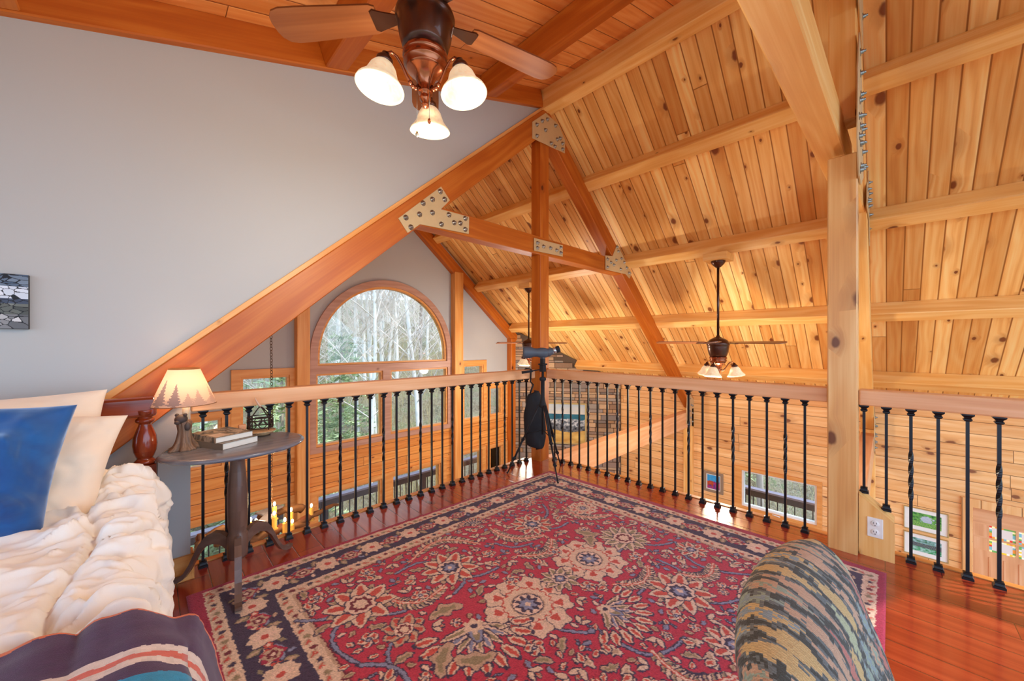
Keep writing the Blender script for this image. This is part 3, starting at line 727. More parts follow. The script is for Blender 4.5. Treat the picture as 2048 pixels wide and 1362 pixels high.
#@@PART3
# ================================================================== rug, painted stitch by stitch
def make_rug():
    A, B, Cc, D = V((.131, 2.287)), V((2.650, 2.180)), V((2.690, -.005)), V((.160, .010))
    LA, LB = 2.52, 2.24; px = .0036
    nx, ny = int(LA / px), int(LB / px)
    rng = np.random.RandomState(4)
    img = np.zeros((ny, nx, 3), np.float32); hgt = np.zeros((ny, nx), np.float32); occ = np.zeros((ny, nx), bool)
    lin = lambda *c: np.array(c3(*c)[:3], np.float32)
    RED, CRIM, BEI, TAN, NAVY, BLU, SAGE, PINK, MAR, OR = [lin(*c) for c in ((190, 50, 76), (168, 36, 70), (228, 202, 178), (196, 168, 142), (44, 52, 80), (134, 146, 178), (150, 140, 108), (236, 206, 186), (112, 36, 52), (204, 84, 70))]
    yy, xx = np.mgrid[0:ny, 0:nx].astype(np.float32) * px
    rx0, ry0 = xx.copy(), yy.copy()
    nz = lambda: (rng.normal(0, 1, (ny, nx)).astype(np.float32))
    def soft(a):
        for _ in range(2): a = (a + np.roll(a, 1, 0) + np.roll(a, 1, 1) + np.roll(a, -1, 0) + np.roll(a, -1, 1)) / 5
        return a
    xx = xx + soft(nz()) * .0060; yy = yy + soft(nz()) * .0060
    de = np.minimum(np.minimum(yy, LB - yy), np.minimum(xx, LA - xx) - .02)
    img[:] = RED
    wob = .003 * np.sin(xx * 60) + .003 * np.sin(yy * 57)
    d2 = de + wob * .3
    for lo_, hi_, c in ((-1, .035, CRIM), (.035, .088, BEI), (.088, .100, NAVY), (.100, .255, lin(48, 50, 78)), (.255, .268, NAVY), (.268, .325, BEI), (.325, .337, TAN), (.337, .343, MAR)):
        k = (d2 >= lo_) & (d2 < hi_); img[k] = c
    def win(cx, cy, R):
        i0, i1 = max(0, int((cx - R) / px)), min(nx, int((cx + R) / px) + 1); j0, j1 = max(0, int((cy - R) / px)), min(ny, int((cy + R) / px) + 1)
        return (slice(j0, j1), slice(i0, i1)) if i1 > i0 and j1 > j0 else None
    def put(w, k, c, h=.0014, o=True):
        img[w][k] = c; hgt[w][k] = h
        if o: occ[w] |= k
    def disc(cx, cy, R, c, h=.0014, n=0, amp=.0, ph=0):
        w = win(cx, cy, R * 1.3)
        if w is None: return
        dx = xx[w] - cx; dy = yy[w] - cy; r = np.hypot(dx, dy); th = np.arctan2(dy, dx)
        put(w, r < R * (1 + amp * np.cos(n * th + ph)), c, h)
    def leaf(cx, cy, L_, wd, ang, c=BEI, inner=None, out=NAVY, jag=0, curve=0):
        w = win(cx + L_ / 2 * math.cos(ang), cy + L_ / 2 * math.sin(ang), L_ * .75 + wd)
        if w is None: return
        dx = xx[w] - cx; dy = yy[w] - cy; a = dx * math.cos(ang) + dy * math.sin(ang); b_ = -dx * math.sin(ang) + dy * math.cos(ang)
        q = np.clip(a / L_, 0, 1); b_ = b_ - curve * np.sin(q * PI) * L_
        hw = wd * np.sin(PI * q ** .85) ** .8
        if jag: hw = hw * (1 + .28 * np.sin(q * jag * 6.28))
        inside = (a > 0) & (a < L_)
        k = (a > -.006) & (a < L_ + .006) & (np.abs(b_) < hw + .006); put(w, k, out, .0006)
        k = inside & (np.abs(b_) < hw); put(w, k, c)
        if inner is not None:
            k = (q > .18) & (q < .85) & (np.abs(b_) < hw * .45); put(w, k, inner, .001)
    def vine(pts, wd=.006, c=BLU, out=NAVY):
        for (ax, ay), (bx, by) in zip(pts[:-1], pts[1:]):
            n = max(2, int(math.hypot(bx - ax, by - ay) / .006))
            for ww, cc in ((wd + .005, out), ):
                for t_ in np.linspace(0, 1, n): disc(ax + (bx - ax) * t_, ay + (by - ay) * t_, ww, cc, .0006)
        for (ax, ay), (bx, by) in zip(pts[:-1], pts[1:]):
            n = max(2, int(math.hypot(bx - ax, by - ay) / .005))
            for t_ in np.linspace(0, 1, n): disc(ax + (bx - ax) * t_, ay + (by - ay) * t_, wd, c)
    def arc(x0, y0, x1, y1, bend, n=14):
        o = []
        for t_ in np.linspace(0, 1, n):
            nxn, nyn = -(y1 - y0), (x1 - x0)
            o.append((x0 + (x1 - x0) * t_ + nxn * bend * math.sin(PI * t_), y0 + (y1 - y0) * t_ + nyn * bend * math.sin(PI * t_)))
        return o
    def flower(cx, cy, R, n, wd=None, c=BEI, inner=OR, core=NAVY, rot=0, second=True, jag=0):
        wd = wd or R * 2.1 / n
        if second:
            for k in range(n): leaf(cx, cy, R * .92, wd * .75, rot + (k + .5) * 2 * PI / n, TAN, SAGE)
        for k in range(n): leaf(cx, cy, R, wd, rot + k * 2 * PI / n, c, inner, jag=jag)
        disc(cx, cy, R * .44, NAVY, .0006, n, .06); disc(cx, cy, R * .40, PINK, .0014, n, .06)
        disc(cx, cy, R * .30, core, .001, 8, .12); disc(cx, cy, R * .19, BLU if core is NAVY else BEI, .001, 8, .15); disc(cx, cy, R * .08, PINK)
    def roundpal(cx, cy, R, rot=0):
        for k in range(9):
            a = rot + k * 2 * PI / 9; x, y = cx + R * .74 * math.cos(a), cy + R * .74 * math.sin(a)
            disc(x, y, R * .30 + .005, NAVY, .0006, 5, .14, a); disc(x, y, R * .30, BEI, .0014, 5, .14, a); disc(x, y, R * .17, PINK, .001, 5, .2, a); disc(x, y, R * .10, OR, .001, 3, .2, a)
        disc(cx, cy, R * .60, OR, .001, 18, .04); disc(cx, cy, R * .56, BEI, .0014, 18, .05); disc(cx, cy, R * .40, TAN, .001); disc(cx, cy, R * .37, NAVY, .0006); disc(cx, cy, R * .34, PINK)
        disc(cx, cy, R * .26, NAVY, .0006, 9, .22); disc(cx, cy, R * .17, BLU, .001, 7, .2); disc(cx, cy, R * .07, BEI)
    def fan(cx, cy, R, ang, n=11, spread=2.1):
        for k in range(n):
            a = ang + (k / (n - 1) - .5) * spread * 1.35; r0 = R * .62; x, y = cx + r0 * math.cos(a), cy + r0 * math.sin(a)
            leaf(x, y, R * .42, R * .085, a, BEI, OR); disc(cx + R * math.cos(a), cy + R * math.sin(a), R * .035, NAVY)
        for k in range(n - 2):
            a = ang + (k / (n - 3) - .5) * spread * 1.2; leaf(cx, cy, R * .62, R * .075, a, PINK if k % 2 else BEI, BLU if k % 2 else SAGE)
        leaf(cx - R * .1 * math.cos(ang), cy - R * .1 * math.sin(ang), R * .5, R * .12, ang, BLU, SAGE)
        disc(cx, cy, R * .16, BEI, .0014, 6, .2); disc(cx, cy, R * .06, NAVY)
    def fern(x0, y0, x1, y1, bend, n=9, sz=.05, c=TAN):
        p = arc(x0, y0, x1, y1, bend, n * 2)
        for i in range(1, len(p) - 1):
            a = math.atan2(p[i + 1][1] - p[i - 1][1], p[i + 1][0] - p[i - 1][0]); q = math.sin(PI * (i + 1) / len(p)) * .7 + .4
            for sd in (1, -1): leaf(p[i][0], p[i][1], sz * q, sz * .2, a + sd * 1.0, c if i % 2 else BEI, SAGE if i % 2 else None)
        vine(p, .0045, PINK, OR)
    # main border
    def border(x0, y0, x1, y1, n):
        for i in range(n):
            t0, t1 = i / n, (i + 1) / n; ax, ay = x0 + (x1 - x0) * t0, y0 + (y1 - y0) * t0; bx, by = x0 + (x1 - x0) * t1, y0 + (y1 - y0) * t1
            vine(arc(ax, ay, bx, by, .28 if i % 2 else -.28), .004, SAGE, NAVY)
            mx, my = (ax + bx) / 2, (ay + by) / 2; an = math.atan2(y1 - y0, x1 - x0); sd = 1 if i % 2 else -1
            for da, l_ in ((.6, .075), (-.6, .075), (2.5, .06), (-2.5, .06)): leaf(mx, my, l_, .012, an + da, BEI if da > 0 else BLU, OR if abs(da) < 1 else None)
            leaf(mx - .02 * math.sin(an) * sd, my + .02 * math.cos(an) * sd, .055, .016, an + sd * 1.3, SAGE, TAN)
            if i % 2: disc(ax, ay, .062, NAVY); disc(ax, ay, .056, BEI, .0014, 8, .1); disc(ax, ay, .034, PINK, .001, 6, .2); disc(ax, ay, .014, OR)
            else: disc(ax, ay, .040, CRIM, .001, 5, .1); disc(ax, ay, .032, TAN, .0014, 6, .12); disc(ax, ay, .02, MAR, .001, 5, .2); disc(ax, ay, .010, PINK)
            disc(mx, my, .020, NAVY); disc(mx, my, .016, OR, .001, 5, .2); disc(mx, my, .008, PINK)
    c_ = .178
    border(c_ + .02, c_, LA - c_ - .02, c_, 18); border(c_ + .02, LB - c_, LA - c_ - .02, LB - c_, 18)
    border(c_ + .02, c_, c_ + .02, LB - c_, 16); border(LA - c_ - .02, c_, LA - c_ - .02, LB - c_, 16)
    def guard(off, step):
        per = []
        for x in np.arange(off + .02, LA - off - .02, step): per += [(x, off, 0), (x, LB - off, 0)]
        for y in np.arange(off, LB - off, step): per += [(off + .02, y, PI / 2), (LA - off - .02, y, PI / 2)]
        for i, (x, y, a) in enumerate(per):
            if (i // 2) % 2: disc(x, y, .014, TAN); disc(x, y, .011, [MAR, NAVY, SAGE][(i // 4) % 3], .0008, 5, .2)
            else:
                leaf(x - .015 * math.cos(a), y - .015 * math.sin(a), .032, .005, a + .7, OR, None, TAN); disc(x, y, .004, OR)
    guard(.062, .036); guard(.297, .038)
    # field
    def W_(x, y): return (x - .138, 2.285 - .0425 * (x - .13) - y)
    big = []
    def at(x, y): p = W_(x, y); big.append(p); return p
    vs = [(.45, 1.75, .68, 1.66, .15), (.68, 1.66, .55, 1.35, .3), (.68, 1.66, .80, 1.48, .2), (.74, 1.39, .62, 1.22, .2), (1.12, 1.60, 1.02, 1.42, -.3), (1.12, 1.60, 1.30, 1.42, .3), (1.21, 1.13, 1.45, 1.13, .25), (1.77, 1.60, 1.95, 1.45, .3), (1.45, 1.13, 1.70, 1.12, -.2), (1.77, .66, 1.62, .80, .3), (1.77, .66, 1.95, .85, .3), (1.12, 1.6, .9, 1.75, .3), (.55, 1.35, .62, 1.1, -.2), (1.70, 1.12, 2.03, 1.09, .2), (2.03, 1.09, 2.2, .85, .2), (1.77, 1.60, 2.05, 1.75, .2), (1.3, .8, 1.5, .55, .3), (1.77, .66, 1.9, .45, .2), (1.21, 1.13, 1.25, .85, .2), (2.2, .85, 2.15, .45, .3), (1.45, 1.6, 1.60, 1.45, .2)]
    for x0, y0, x1, y1, bd in vs:
        a, b_ = W_(x0, y0), W_(x1, y1); vine(arc(*a, *b_, bd), .0062)
    for x0, y0, x1, y1, bd in ((1.02, 1.80, 1.38, 1.66, -.35), (.78, 1.62, 1.02, 1.50, .30), (1.55, 1.76, 1.72, 1.46, .25), (1.45, 1.42, 1.72, 1.40, .3), (1.60, .92, 1.86, .86, .25), (1.90, .74, 2.12, .62, .3), (2.12, 1.62, 2.25, 1.30, .3), (.9, .9, 1.1, .7, .3), (1.35, .62, 1.45, .36, .3)):
        a, b_ = W_(x0, y0), W_(x1, y1); fern(*a, *b_, bd)
    flower(*at(1.125, 1.598), .150, 9); flower(*at(1.772, 1.60), .14, 10, rot=.2); flower(*at(1.772, .665), .155, 9, rot=.3)
    roundpal(*at(1.208, 1.127), .19); roundpal(*at(1.70, 1.122), .185, .3); roundpal(*at(2.2, 1.5), .10)
    flower(*at(.682, 1.66), .155, 8, .04, BEI, OR, MAR, rot=.4); flower(*at(2.03, 1.09), .15, 11, .03, BEI, SAGE, MAR)
    flower(*at(1.452, 1.132), .10, 10, .022, BEI, SAGE, NAVY, second=False); flower(*at(.744, 1.389), .09, 8, .030, TAN, OR, MAR, second=False)
    fan(*at(.955, 1.20), .24, math.atan2(1, -.5)); fan(*at(1.42, .86), .20, 1.2); fan(*at(1.50, 1.86), .10, -1.2); fan(*at(2.1, .45), .15, 2.0)
    flower(*at(1.60, .40), .11, 9); flower(*at(2.18, .75), .09, 8, rot=.2); flower(*at(.62, 1.02), .11, 9); flower(*at(2.0, 1.86), .08, 9)
    for k, (x, y, a) in enumerate(((.56, 1.84, .3), (.80, 1.86, 2.), (.62, 1.44, 1.), (1.35, 1.55, .5), (.90, 1.52, 2.2), (1.28, 1.30, 4.), (1.62, 1.30, 1.), (1.5, 1.0, 3.), (1.9, .95, 2.), (1.95, 1.32, 1.), (.55, 1.15, 0), (1.05, .95, 5.), (2.2, 1.85, 3.), (1.6, .62, 1.))):
        p = at(x, y); flower(*p, .042, 5, .019, BEI if k % 2 else PINK, OR, NAVY, rot=a, second=False)
    # dark outlined torn leaf shapes
    for x, y, a in ((.84, 1.20, 2.4), (.80, 1.13, .6), (1.95, 1.25, 2.6), (1.9, 1.36, 1.1), (1.0, 1.33, 3.3)):
        p = W_(x, y); leaf(*p, .16, .034, a, TAN, SAGE, NAVY, jag=2.5, curve=.12); occ[win(*p, .05)] = True
    # fill the gaps with small leaves and buds
    for k in range(9000):
        x, y = rng.uniform(.37, LA - .37), rng.uniform(.36, LB - .36); w = win(x, y, .024)
        if w is None or occ[w].any(): continue
        a = rng.uniform(0, 6.28); kd = rng.randint(5)
        if kd == 0: flower(x, y, .026, 5, .012, BEI, OR, NAVY, rot=a, second=False)
        elif kd == 1:
            for da in (0, .7, -.7): leaf(x - .02 * math.cos(a), y - .02 * math.sin(a), .05, .010, a + da, BEI if da else TAN, OR if da == 0 else None)
        elif kd == 2: leaf(x - .035 * math.cos(a), y - .035 * math.sin(a), .075, .015, a, TAN, SAGE, jag=2, curve=.1)
        elif kd == 4:
            leaf(x - .04 * math.cos(a), y - .04 * math.sin(a), .085, .020, a, BEI, TAN, jag=3, curve=.14); leaf(x, y, .05, .014, a + .9, BEI, OR)
        else:
            vine(arc(x - .03 * math.cos(a), y - .03 * math.sin(a), x + .03 * math.cos(a), y + .03 * math.sin(a), .3, 5), .0035)
            leaf(x, y, .035, .009, a + 1.2, BEI, OR); leaf(x, y, .035, .009, a - 1.2, BLU, None)
    for k in range(9000):
        x, y = rng.uniform(.36, LA - .36), rng.uniform(.35, LB - .35); w = win(x, y, .013)
        if w is None or occ[w].any(): continue
        a = rng.uniform(0, 6.28); leaf(x - .015 * math.cos(a), y - .015 * math.sin(a), .036, .009, a, (BEI, TAN, PINK, BLU)[k % 4], (OR, SAGE, None, None)[k % 4], (NAVY, MAR)[k % 2])
    bd = (de > .105) & (de < .25)
    for k in range(6000):
        x, y = rng.uniform(.1, LA - .1), rng.uniform(.1, LB - .1); j, i = min(ny - 1, int(y / px)), min(nx - 1, int(x / px))
        if not bd[j, i]: continue
        w = win(x, y, .010)
        if w is None or occ[w].any() or not bd[w].all(): continue
        a = rng.uniform(0, 6.28); leaf(x - .014 * math.cos(a), y - .014 * math.sin(a), .034, .0075, a, (SAGE, TAN, BLU, PINK)[k % 4], None, NAVY)
    img = img * .93 + .07 * np.array(c3(214, 150, 160)[:3], np.float32)
    img *= (1 + rng.normal(0, .13, (ny, nx, 1)).astype(np.float32)); img *= (1 + .06 * np.sin(yy * 900 + 2 * np.sin(xx * 80)))[..., None].astype(np.float32)
    img = np.clip(img, 0, 1)
    # mesh
    xx, yy = rx0, ry0
    u = (xx / LA)[..., None]; v = (yy / LB)[..., None]
    P = (1 - v) * ((1 - u) * np.array(A) + u * np.array(B)) + v * ((1 - u) * np.array(D) + u * np.array(Cc))
    edge = np.minimum(np.minimum(yy, LB - yy), np.minimum(xx, LA - xx))
    Z = .003 + .008 * np.clip(edge / .012, 0, 1) ** .5 + hgt + rng.normal(0, .0003, (ny, nx))
    co = np.dstack([P, Z]).reshape(-1, 3).astype(np.float32)
    me = bpy.data.meshes.new('rug'); n = (ny - 1) * (nx - 1)
    idx = np.arange(ny * nx).reshape(ny, nx); q = np.stack([idx[:-1, :-1], idx[1:, :-1], idx[1:, 1:], idx[:-1, 1:]], -1).reshape(-1)
    me.vertices.add(len(co)); me.vertices.foreach_set('co', co.ravel()); me.loops.add(n * 4); me.loops.foreach_set('vertex_index', q.astype(np.int32))
    me.polygons.add(n); me.polygons.foreach_set('loop_start', np.arange(0, n * 4, 4, dtype=np.int32)); me.polygons.foreach_set('loop_total', np.full(n, 4, np.int32))
    me.update(calc_edges=True)
    ca = me.color_attributes.new('Col', 'FLOAT_COLOR', 'POINT'); ca.data.foreach_set('color', np.concatenate([img.reshape(-1, 3), np.ones((ny * nx, 1), np.float32)], 1).ravel().astype(np.float32))
    me.materials.append(M['rug']); o = bpy.data.objects.new('rug', me); COL.objects.link(o)
    tag(o, 'red wool rug with beige flowers and a navy floral border on the loft floor', 'rug')
make_rug()

# ================================================================== bed
def bedmat(name, col, sheen=.2, rough=.85, bump=.25, col2=None, sc=3., fold=0):
    t = NT(name); n = t.noise(t.coord('Object'), sc, 4, .6, .6); n2 = t.noise(t.coord('Object'), 700, 2)
    t.base(t.mix(t.rng(n, .3, .7), col, col2 or col)); t.b.inputs['Roughness'].default_value = rough; t.b.inputs['Sheen Weight'].default_value = sheen
    t.b.inputs['Specular IOR Level'].default_value = .2; t.bump(n2, bump, .001)
    if fold:
        b1 = [n for n in t.n if n.bl_idname == 'ShaderNodeBump'][0]; b2 = t.n.new('ShaderNodeBump'); b2.inputs['Strength'].default_value = fold; b2.inputs['Distance'].default_value = .03
        t.l.new(t.noise(t.coord('Object'), 6.0, 2, .5, .9), b2.inputs['Height']); t.l.new(b2.outputs[0], b1.inputs['Normal'])
    return t.m
M['comf'] = bedmat('cream comforter cotton', c3(246, 241, 232), col2=c3(238, 231, 220), fold=.22)
M['velvet'] = bedmat('blue velvet', c3(16, 92, 158), .9, .55, .2, c3(20, 60, 118), 7., fold=.9)
M['velvet'].node_tree.nodes['Principled BSDF'].inputs['Sheen Tint'].default_value = (.55, .72, 1, 1)
M['pillow'] = bedmat('ivory pillow cotton', c3(246, 228, 206), col2=c3(240, 220, 196), fold=.45)
M['blanket'] = vcol('wool blanket', .95, 900, .35, .3, spec=.08)
M['pagesm'] = plain('book pages', c3(226, 222, 212), .8)

bed = thing('bed', (-.72, 1.3, 0), 'red cherry bed with turned headboard posts against the white wall', 'bed')
m = MB(); m.beam((-1.5, 2.335, .898), (.034, 2.335, .898), .06, .088); m.build('headboard_rail', 'cherry', bed, bevel=.012)
def bpost(x, y):
    m = MB(); m.box(x - .037, x + .037, y - .037, y + .037, 0, .640, U=(0, 0, 1)); m.lathe([(.030, .640), (.037, .648), (.037, .655), (.030, .662), (.026, .668), (.030, .675), (.038, .70), (.041, .73), (.038, .765), (.029, .795), (.022, .815), (.021, .824), (.030, .828), (.033, .836), (.030, .843), (.023, .848), (.028, .858), (.036, .866), (.038, .885)], (x, y, 0), 28)
    m.build('post', 'cherry', bed, bevel=.003)
bpost(-.004, 2.335); bpost(-1.46, 2.335)
for k in range(7):
    x = -.155 - .19 * k; m = MB(); m.lathe([(.018, .40), (.018, .60), (.024, .62), (.018, .64), (.026, .70), (.026, .74), (.017, .80), (.022, .82), (.020, .86)], (x, 2.335, 0), 16); m.build('spindle', 'cherry', bed)
m = MB(); m.box(-1.46, .0, 2.31, 2.36, .25, .42); m.build('lower_rail', 'cherry', bed, bevel=.006)
m = MB(); m.box(-1.46, -.01, .25, 2.30, .20, .33, U=(0, 1, 0)); m.build('side_rail', 'cherry', bed, bevel=.006)
m = MB(); m.box(-1.43, -.03, .28, 2.28, .33, .60, U=(0, 1, 0)); m.build('mattress', 'cloth', bed, bevel=.05, seg=4)

def comf(s_, y, off=0.):
    """s_: metres across the bed measured from its right edge (negative = top, positive = down the side)"""
    R = .085; zt = .630 + off; xe = .020 + off
    ar = R * PI / 2
    if s_ < 0: x, z, nx_, nz_ = xe - R + s_, zt, 0, 1
    elif s_ < ar: a = s_ / R; x, z, nx_, nz_ = xe - R + R * math.sin(a), zt - R + R * math.cos(a), math.sin(a), math.cos(a)
    else: x, z, nx_, nz_ = xe + .05 * (s_ - ar), zt - R - (s_ - ar), 1, 0
    return x, z, nx_, nz_
def wrinkle(s_, y):
    # ruched band between the seam and the edge
    seam = -.06
    g = math.exp(-((s_ - .05) / .16) ** 2) if s_ > seam else math.exp(-((s_ - seam) / .10) ** 2)
    q = fbm(s_ * 2.5 + 3, y * 17 + fbm(s_ * 5, y * 4, 2) * 2.2, 1.3, 3)
    r = .034 * g * q + .012 * abs(q) * g + .010 * g * fbm(s_ * 6, y * 34, 4, 2)
    r += .011 * fbm(s_ * 3 - y * 2.2, y * 5 + s_ * 3, 5, 3) + .010 * (g * .8 + .25) * (.5 - abs(fbm(s_ * 3.2 + 9, y * 15 + 1.5 * fbm(s_ * 6, y * 5, 3, 2), 2.2, 2)) * 2.2)
    r += .016 * fbm(s_ * 7 - y * 6, y * 11 + s_ * 4, 8, 2) + .012 * (1 - abs(fbm(s_ * 3 - y * 5, y * 4 + s_ * 5, 18, 2)) * 3) ** 1 * .5
    r -= .020 * math.exp(-((s_ - seam - .02 * math.sin(y * 9)) / .012) ** 2)
    r += .03 * math.exp(-((y - 2.13) / .10) ** 2) * (1 if s_ > -.3 else .5)
    return r
def cf(u, v):
    s_ = -.95 + u * 1.50; y = 2.262 - v * 1.90
    x, z, nx_, nz_ = comf(s_, y); w = wrinkle(s_, y) * 1.25
    if y > 2.16: z -= ((y - 2.16) / .10) ** 2 * .05
    y += .012 * fbm(s_ * 8, y * 6, 9, 2)
    return (x + nx_ * w, y, z + nz_ * w)
m = MB(); m.grid(cf, 260, 330); cfo = m.build('comforter', 'comf', subs=0)
tag(cfo, 'cream gathered comforter spread over the bed, hanging down its side', 'comforter')

PUR, CRE, RDO, TUR, ORG = c3(74, 40, 74), c3(222, 206, 196), c3(214, 104, 84), c3(24, 142, 186), c3(216, 110, 60)
def bcol(u, v):
    d = v * .95; j = .004 * fbm(u * 60, v * 60)
    d += j
    if d < .006: c = ORG
    elif d < .125: c = PUR
    elif d < .143: c = CRE
    elif d < .158: c = RDO
    elif d < .176: c = CRE
    elif d < .205: c = PUR
    elif d < .270: c = TUR
    elif d < .40: c = PUR
    elif d < .42: c = CRE
    elif d < .44: c = RDO
    elif d < .46: c = CRE
    else: c = PUR
    q = 1 + .18 * fbm(u * 90, v * 90, 4, 2); return (c[0] * q, c[1] * q, c[2] * q, 1)
def bf(u, v):
    s_ = -.95 + u * 1.52; y = .965 - v * .9 + .035 * math.sin((s_ + .5) * 4.6) - max(0, s_ - .12) * .10
    x, z, nx_, nz_ = comf(s_, y, .045); w = .012 * fbm(s_ * 4, y * 5, 7, 3) + .4 * wrinkle(s_, 1.1) * math.exp(-v * 8)
    if s_ > .08: x += (s_ - .08) * .20 + .015 * math.sin(y * 14)
    return (x + nx_ * w, y, z + nz_ * w)
m = MB(); m.grid(bf, 240, 420, col=bcol); bo = m.build('wool_blanket', 'blanket', solid=.012)
tag(bo, 'purple wool blanket with turquoise and cream stripes folded over the foot of the bed', 'blanket')

def pillow(name, mat, c, w, h, t, rot, seed, label, pinch=.07, wr=.02, n=90):
    R = Matrix.Rotation(rot[2], 3, 'Z') @ Matrix.Rotation(rot[0], 3, 'X') @ Matrix.Rotation(rot[1], 3, 'Y')
    m = MB()
    for sd in (1, -1):
        def fn(u, v):
            a, b_ = u * 2 - 1, v * 2 - 1
            a = math.sin(a * PI / 2) ; b_ = math.sin(b_ * PI / 2)
            x = a * w / 2 * (1 - pinch * (1 - b_ * b_) ** 1.0 * abs(a)); z = b_ * h / 2 * (1 - pinch * (1 - a * a) * abs(b_))
            th = t / 2 * ((1 - a ** 4) * (1 - b_ ** 4)) ** .55
            k = min(1, th / (t * .25))
            th += wr * k * (fbm(x * 7 + seed, z * 7, sd * 3 + seed, 3) + .5 * fbm(x * 4 - z * 9, z * 3 + x * 9, seed, 2)) if k > 0 else 0
            return c + R @ V((x, -sd * th, z))
        g = m.grid if sd > 0 else m.grid
        g(fn if sd > 0 else (lambda u, v: fn(1 - u, v)), n, n)
    o = m.build(name, mat, weld=True)
    return tag(o, label, 'pillow')
pillow('pillow', 'pillow', V((-.47, 2.14, .765)), .72, .48, .16, (-.30, .0, .03), 2., 'white bed pillow propped flat against the headboard behind the others', wr=.015)
pillow('pillow', 'pillow', V((-.385, 2.03, .745)), .60, .44, .17, (-.42, .16, -.05), 5.3, 'ivory pillow with an open hem, between the velvet cushion and the headboard', wr=.022)
pillow('cushion', 'velvet', V((-.405, 1.86, .795)), .43, .43, .17, (-.36, .10, -.10), 9.1, 'bright blue velvet cushion leaning on the ivory pillow', wr=.026)

# ================================================================== side table and what stands on it
TC = V((.322, 2.262, 0))
tb = thing('side_table', TC, 'small oval pedestal table with three curved legs beside the bed', 'side table')
TZ = .68
m = MB(); m.lathe([(0, TZ), (.93, TZ), (.975, TZ - .002), (1.0, TZ - .009), (.99, TZ - .016), (.955, TZ - .021), (0, TZ - .022)][::-1], (0, 0, 0), 64)
m.v = [(TC.x + x * .292, TC.y + y * .245, z) for x, y, z in m.v]; m.uv = [(m.v[i][0], m.v[i][1]) for f_ in m.f for i in f_]
m.build('table_top', 'tbltop', tb)
m = MB(); m.lathe([(.040, .125), (.043, .14), (.043, .235), (.036, .25), (.040, .28), (.0425, .36), (.0425, .43), (.040, .48), (.034, .55), (.030, .60), (.034, .63), (.052, .645), (.055, .658)], TC, 32); m.build('pedestal', 'tbl', tb)
legp = [(.035, .195, .060), (.07, .222, .058), (.105, .228, .056), (.14, .212, .050), (.17, .175, .046), (.192, .130, .040), (.213, .085, .034), (.236, .050, .028), (.262, .030, .022), (.285, .0265, .020), (.300, .034, .010)]
for dx, dy in ((-.037, -.283), (.245, .125), (-.205, .155)):
    d = V((dx, dy, 0)).normalized(); sd = V((-d.y, d.x, 0)) * .0135; m = MB(); up = [TC + d * r + V((0, 0, z + h / 2 if z + h / 2 > .012 else .012)) for r, z, h in legp]; dn = [TC + d * r + V((0, 0, max(.0135, z - h / 2))) for r, z, h in legp]
    for i in range(len(legp) - 1):
        m.hexa([dn[i] - sd, dn[i] + sd, dn[i + 1] + sd, dn[i + 1] - sd, up[i] - sd, up[i] + sd, up[i + 1] + sd, up[i + 1] - sd], d, off=(0, i * .01))
    o = m.build('leg', 'tbl', tb, weld=True)

# lamp
LP = V((.128, 2.335, TZ))
lamp = thing('table_lamp', LP, 'lit table lamp with a tree stump base and a forest printed shade', 'lamp')
def stumpw(t, z):
    q = max(0, 1 - (z) / .10)
    return 1 + .10 * math.sin(7 * t + 1) * (.5 + q) + .28 * q ** 2 * max(0, math.cos(5 * t)) + .06 * math.sin(13 * t + z * 60)
M['stump'] = wood('carved stump', c3(150, 118, 92), c3(116, 88, 68), c3(58, 46, 42), None, None, .0, vary=.2, grain=60, rough=.55)
m = MB(); m.lathe([(.050, 0), (.050, .006), (.040, .016), (.031, .035), (.026, .06), (.024, .09), (.027, .115), (.027, .13), (.022, .137), (.012, .14)], LP, 60, wob=stumpw)
m.uv = [(a * 1.0, b_ * 3) for a, b_ in m.uv]; m.build('stump_base', 'stump', lamp)
m = MB()
def ball(m, c, rx, ry, rz, n=16):
    c = V(c); m.grid(lambda u, v: c + V((rx * math.cos(2 * PI * u) * math.sin(PI * v), ry * math.sin(2 * PI * u) * math.sin(PI * v), -rz * math.cos(PI * v))), n, n)
bc = LP + V((-.012, -.012, .145)); ball(m, bc, .024, .022, .022); ball(m, bc + V((-.014, -.014, -.012)), .011, .012, .010)
for dx in (-.014, .014): ball(m, bc + V((dx, -dx * .6, .020)), .008, .007, .008)
ball(m, bc + V((.022, -.012, -.035)), .012, .012, .020); m.build('bear_figure', plain('dark carved bear', c3(70, 58, 54), .6), lamp)
m = MB(); m.lathe([(.013, .13), (.013, .215), (.008, .218), (.008, .24)], LP + V((.006, .006, 0)), 16); m.build('socket_tube', plain('ivory socket', c3(232, 214, 176), .5), lamp)
def firs(u, z):
    h = 0
    for cx, hh, w in ((.60, .92, .055), (.69, .78, .045), (.50, .50, .05), (.44, .62, .035), (.82, .55, .05), (.33, .55, .05), (.93, .7, .05), (.13, .8, .05), (.22, .5, .05), (.03, .6, .04), (.76, .45, .04)):
        d = abs(u - cx); d = min(d, 1 - d); t = z / (hh * .80)
        if t < 1 and d < w * (1 - t) * (.7 + .3 * ((t * 9) % 1 < .55)) * (1 if t > .08 else .3): h = max(h, .85 if hh > .7 else .5)
    if z < .16 + .05 * math.sin(u * 50): h = max(h, .35)
    return h
def shc(u, v):
    p = firs(u, v); a = c3(234, 198, 172); b_ = c3(120, 108, 116)
    if v > .965 or v < .02: return c3(120, 84, 56)
    return tuple(x * (1 - p) + y * p for x, y in zip(a, b_))
t = NT('glowing lamp shade'); at = t.n.new('ShaderNodeVertexColor'); at.layer_name = 'Col'
df = t.n.new('ShaderNodeBsdfDiffuse'); tl = t.n.new('ShaderNodeBsdfTranslucent'); mx = t.n.new('ShaderNodeMixShader'); mx.inputs[0].default_value = .38
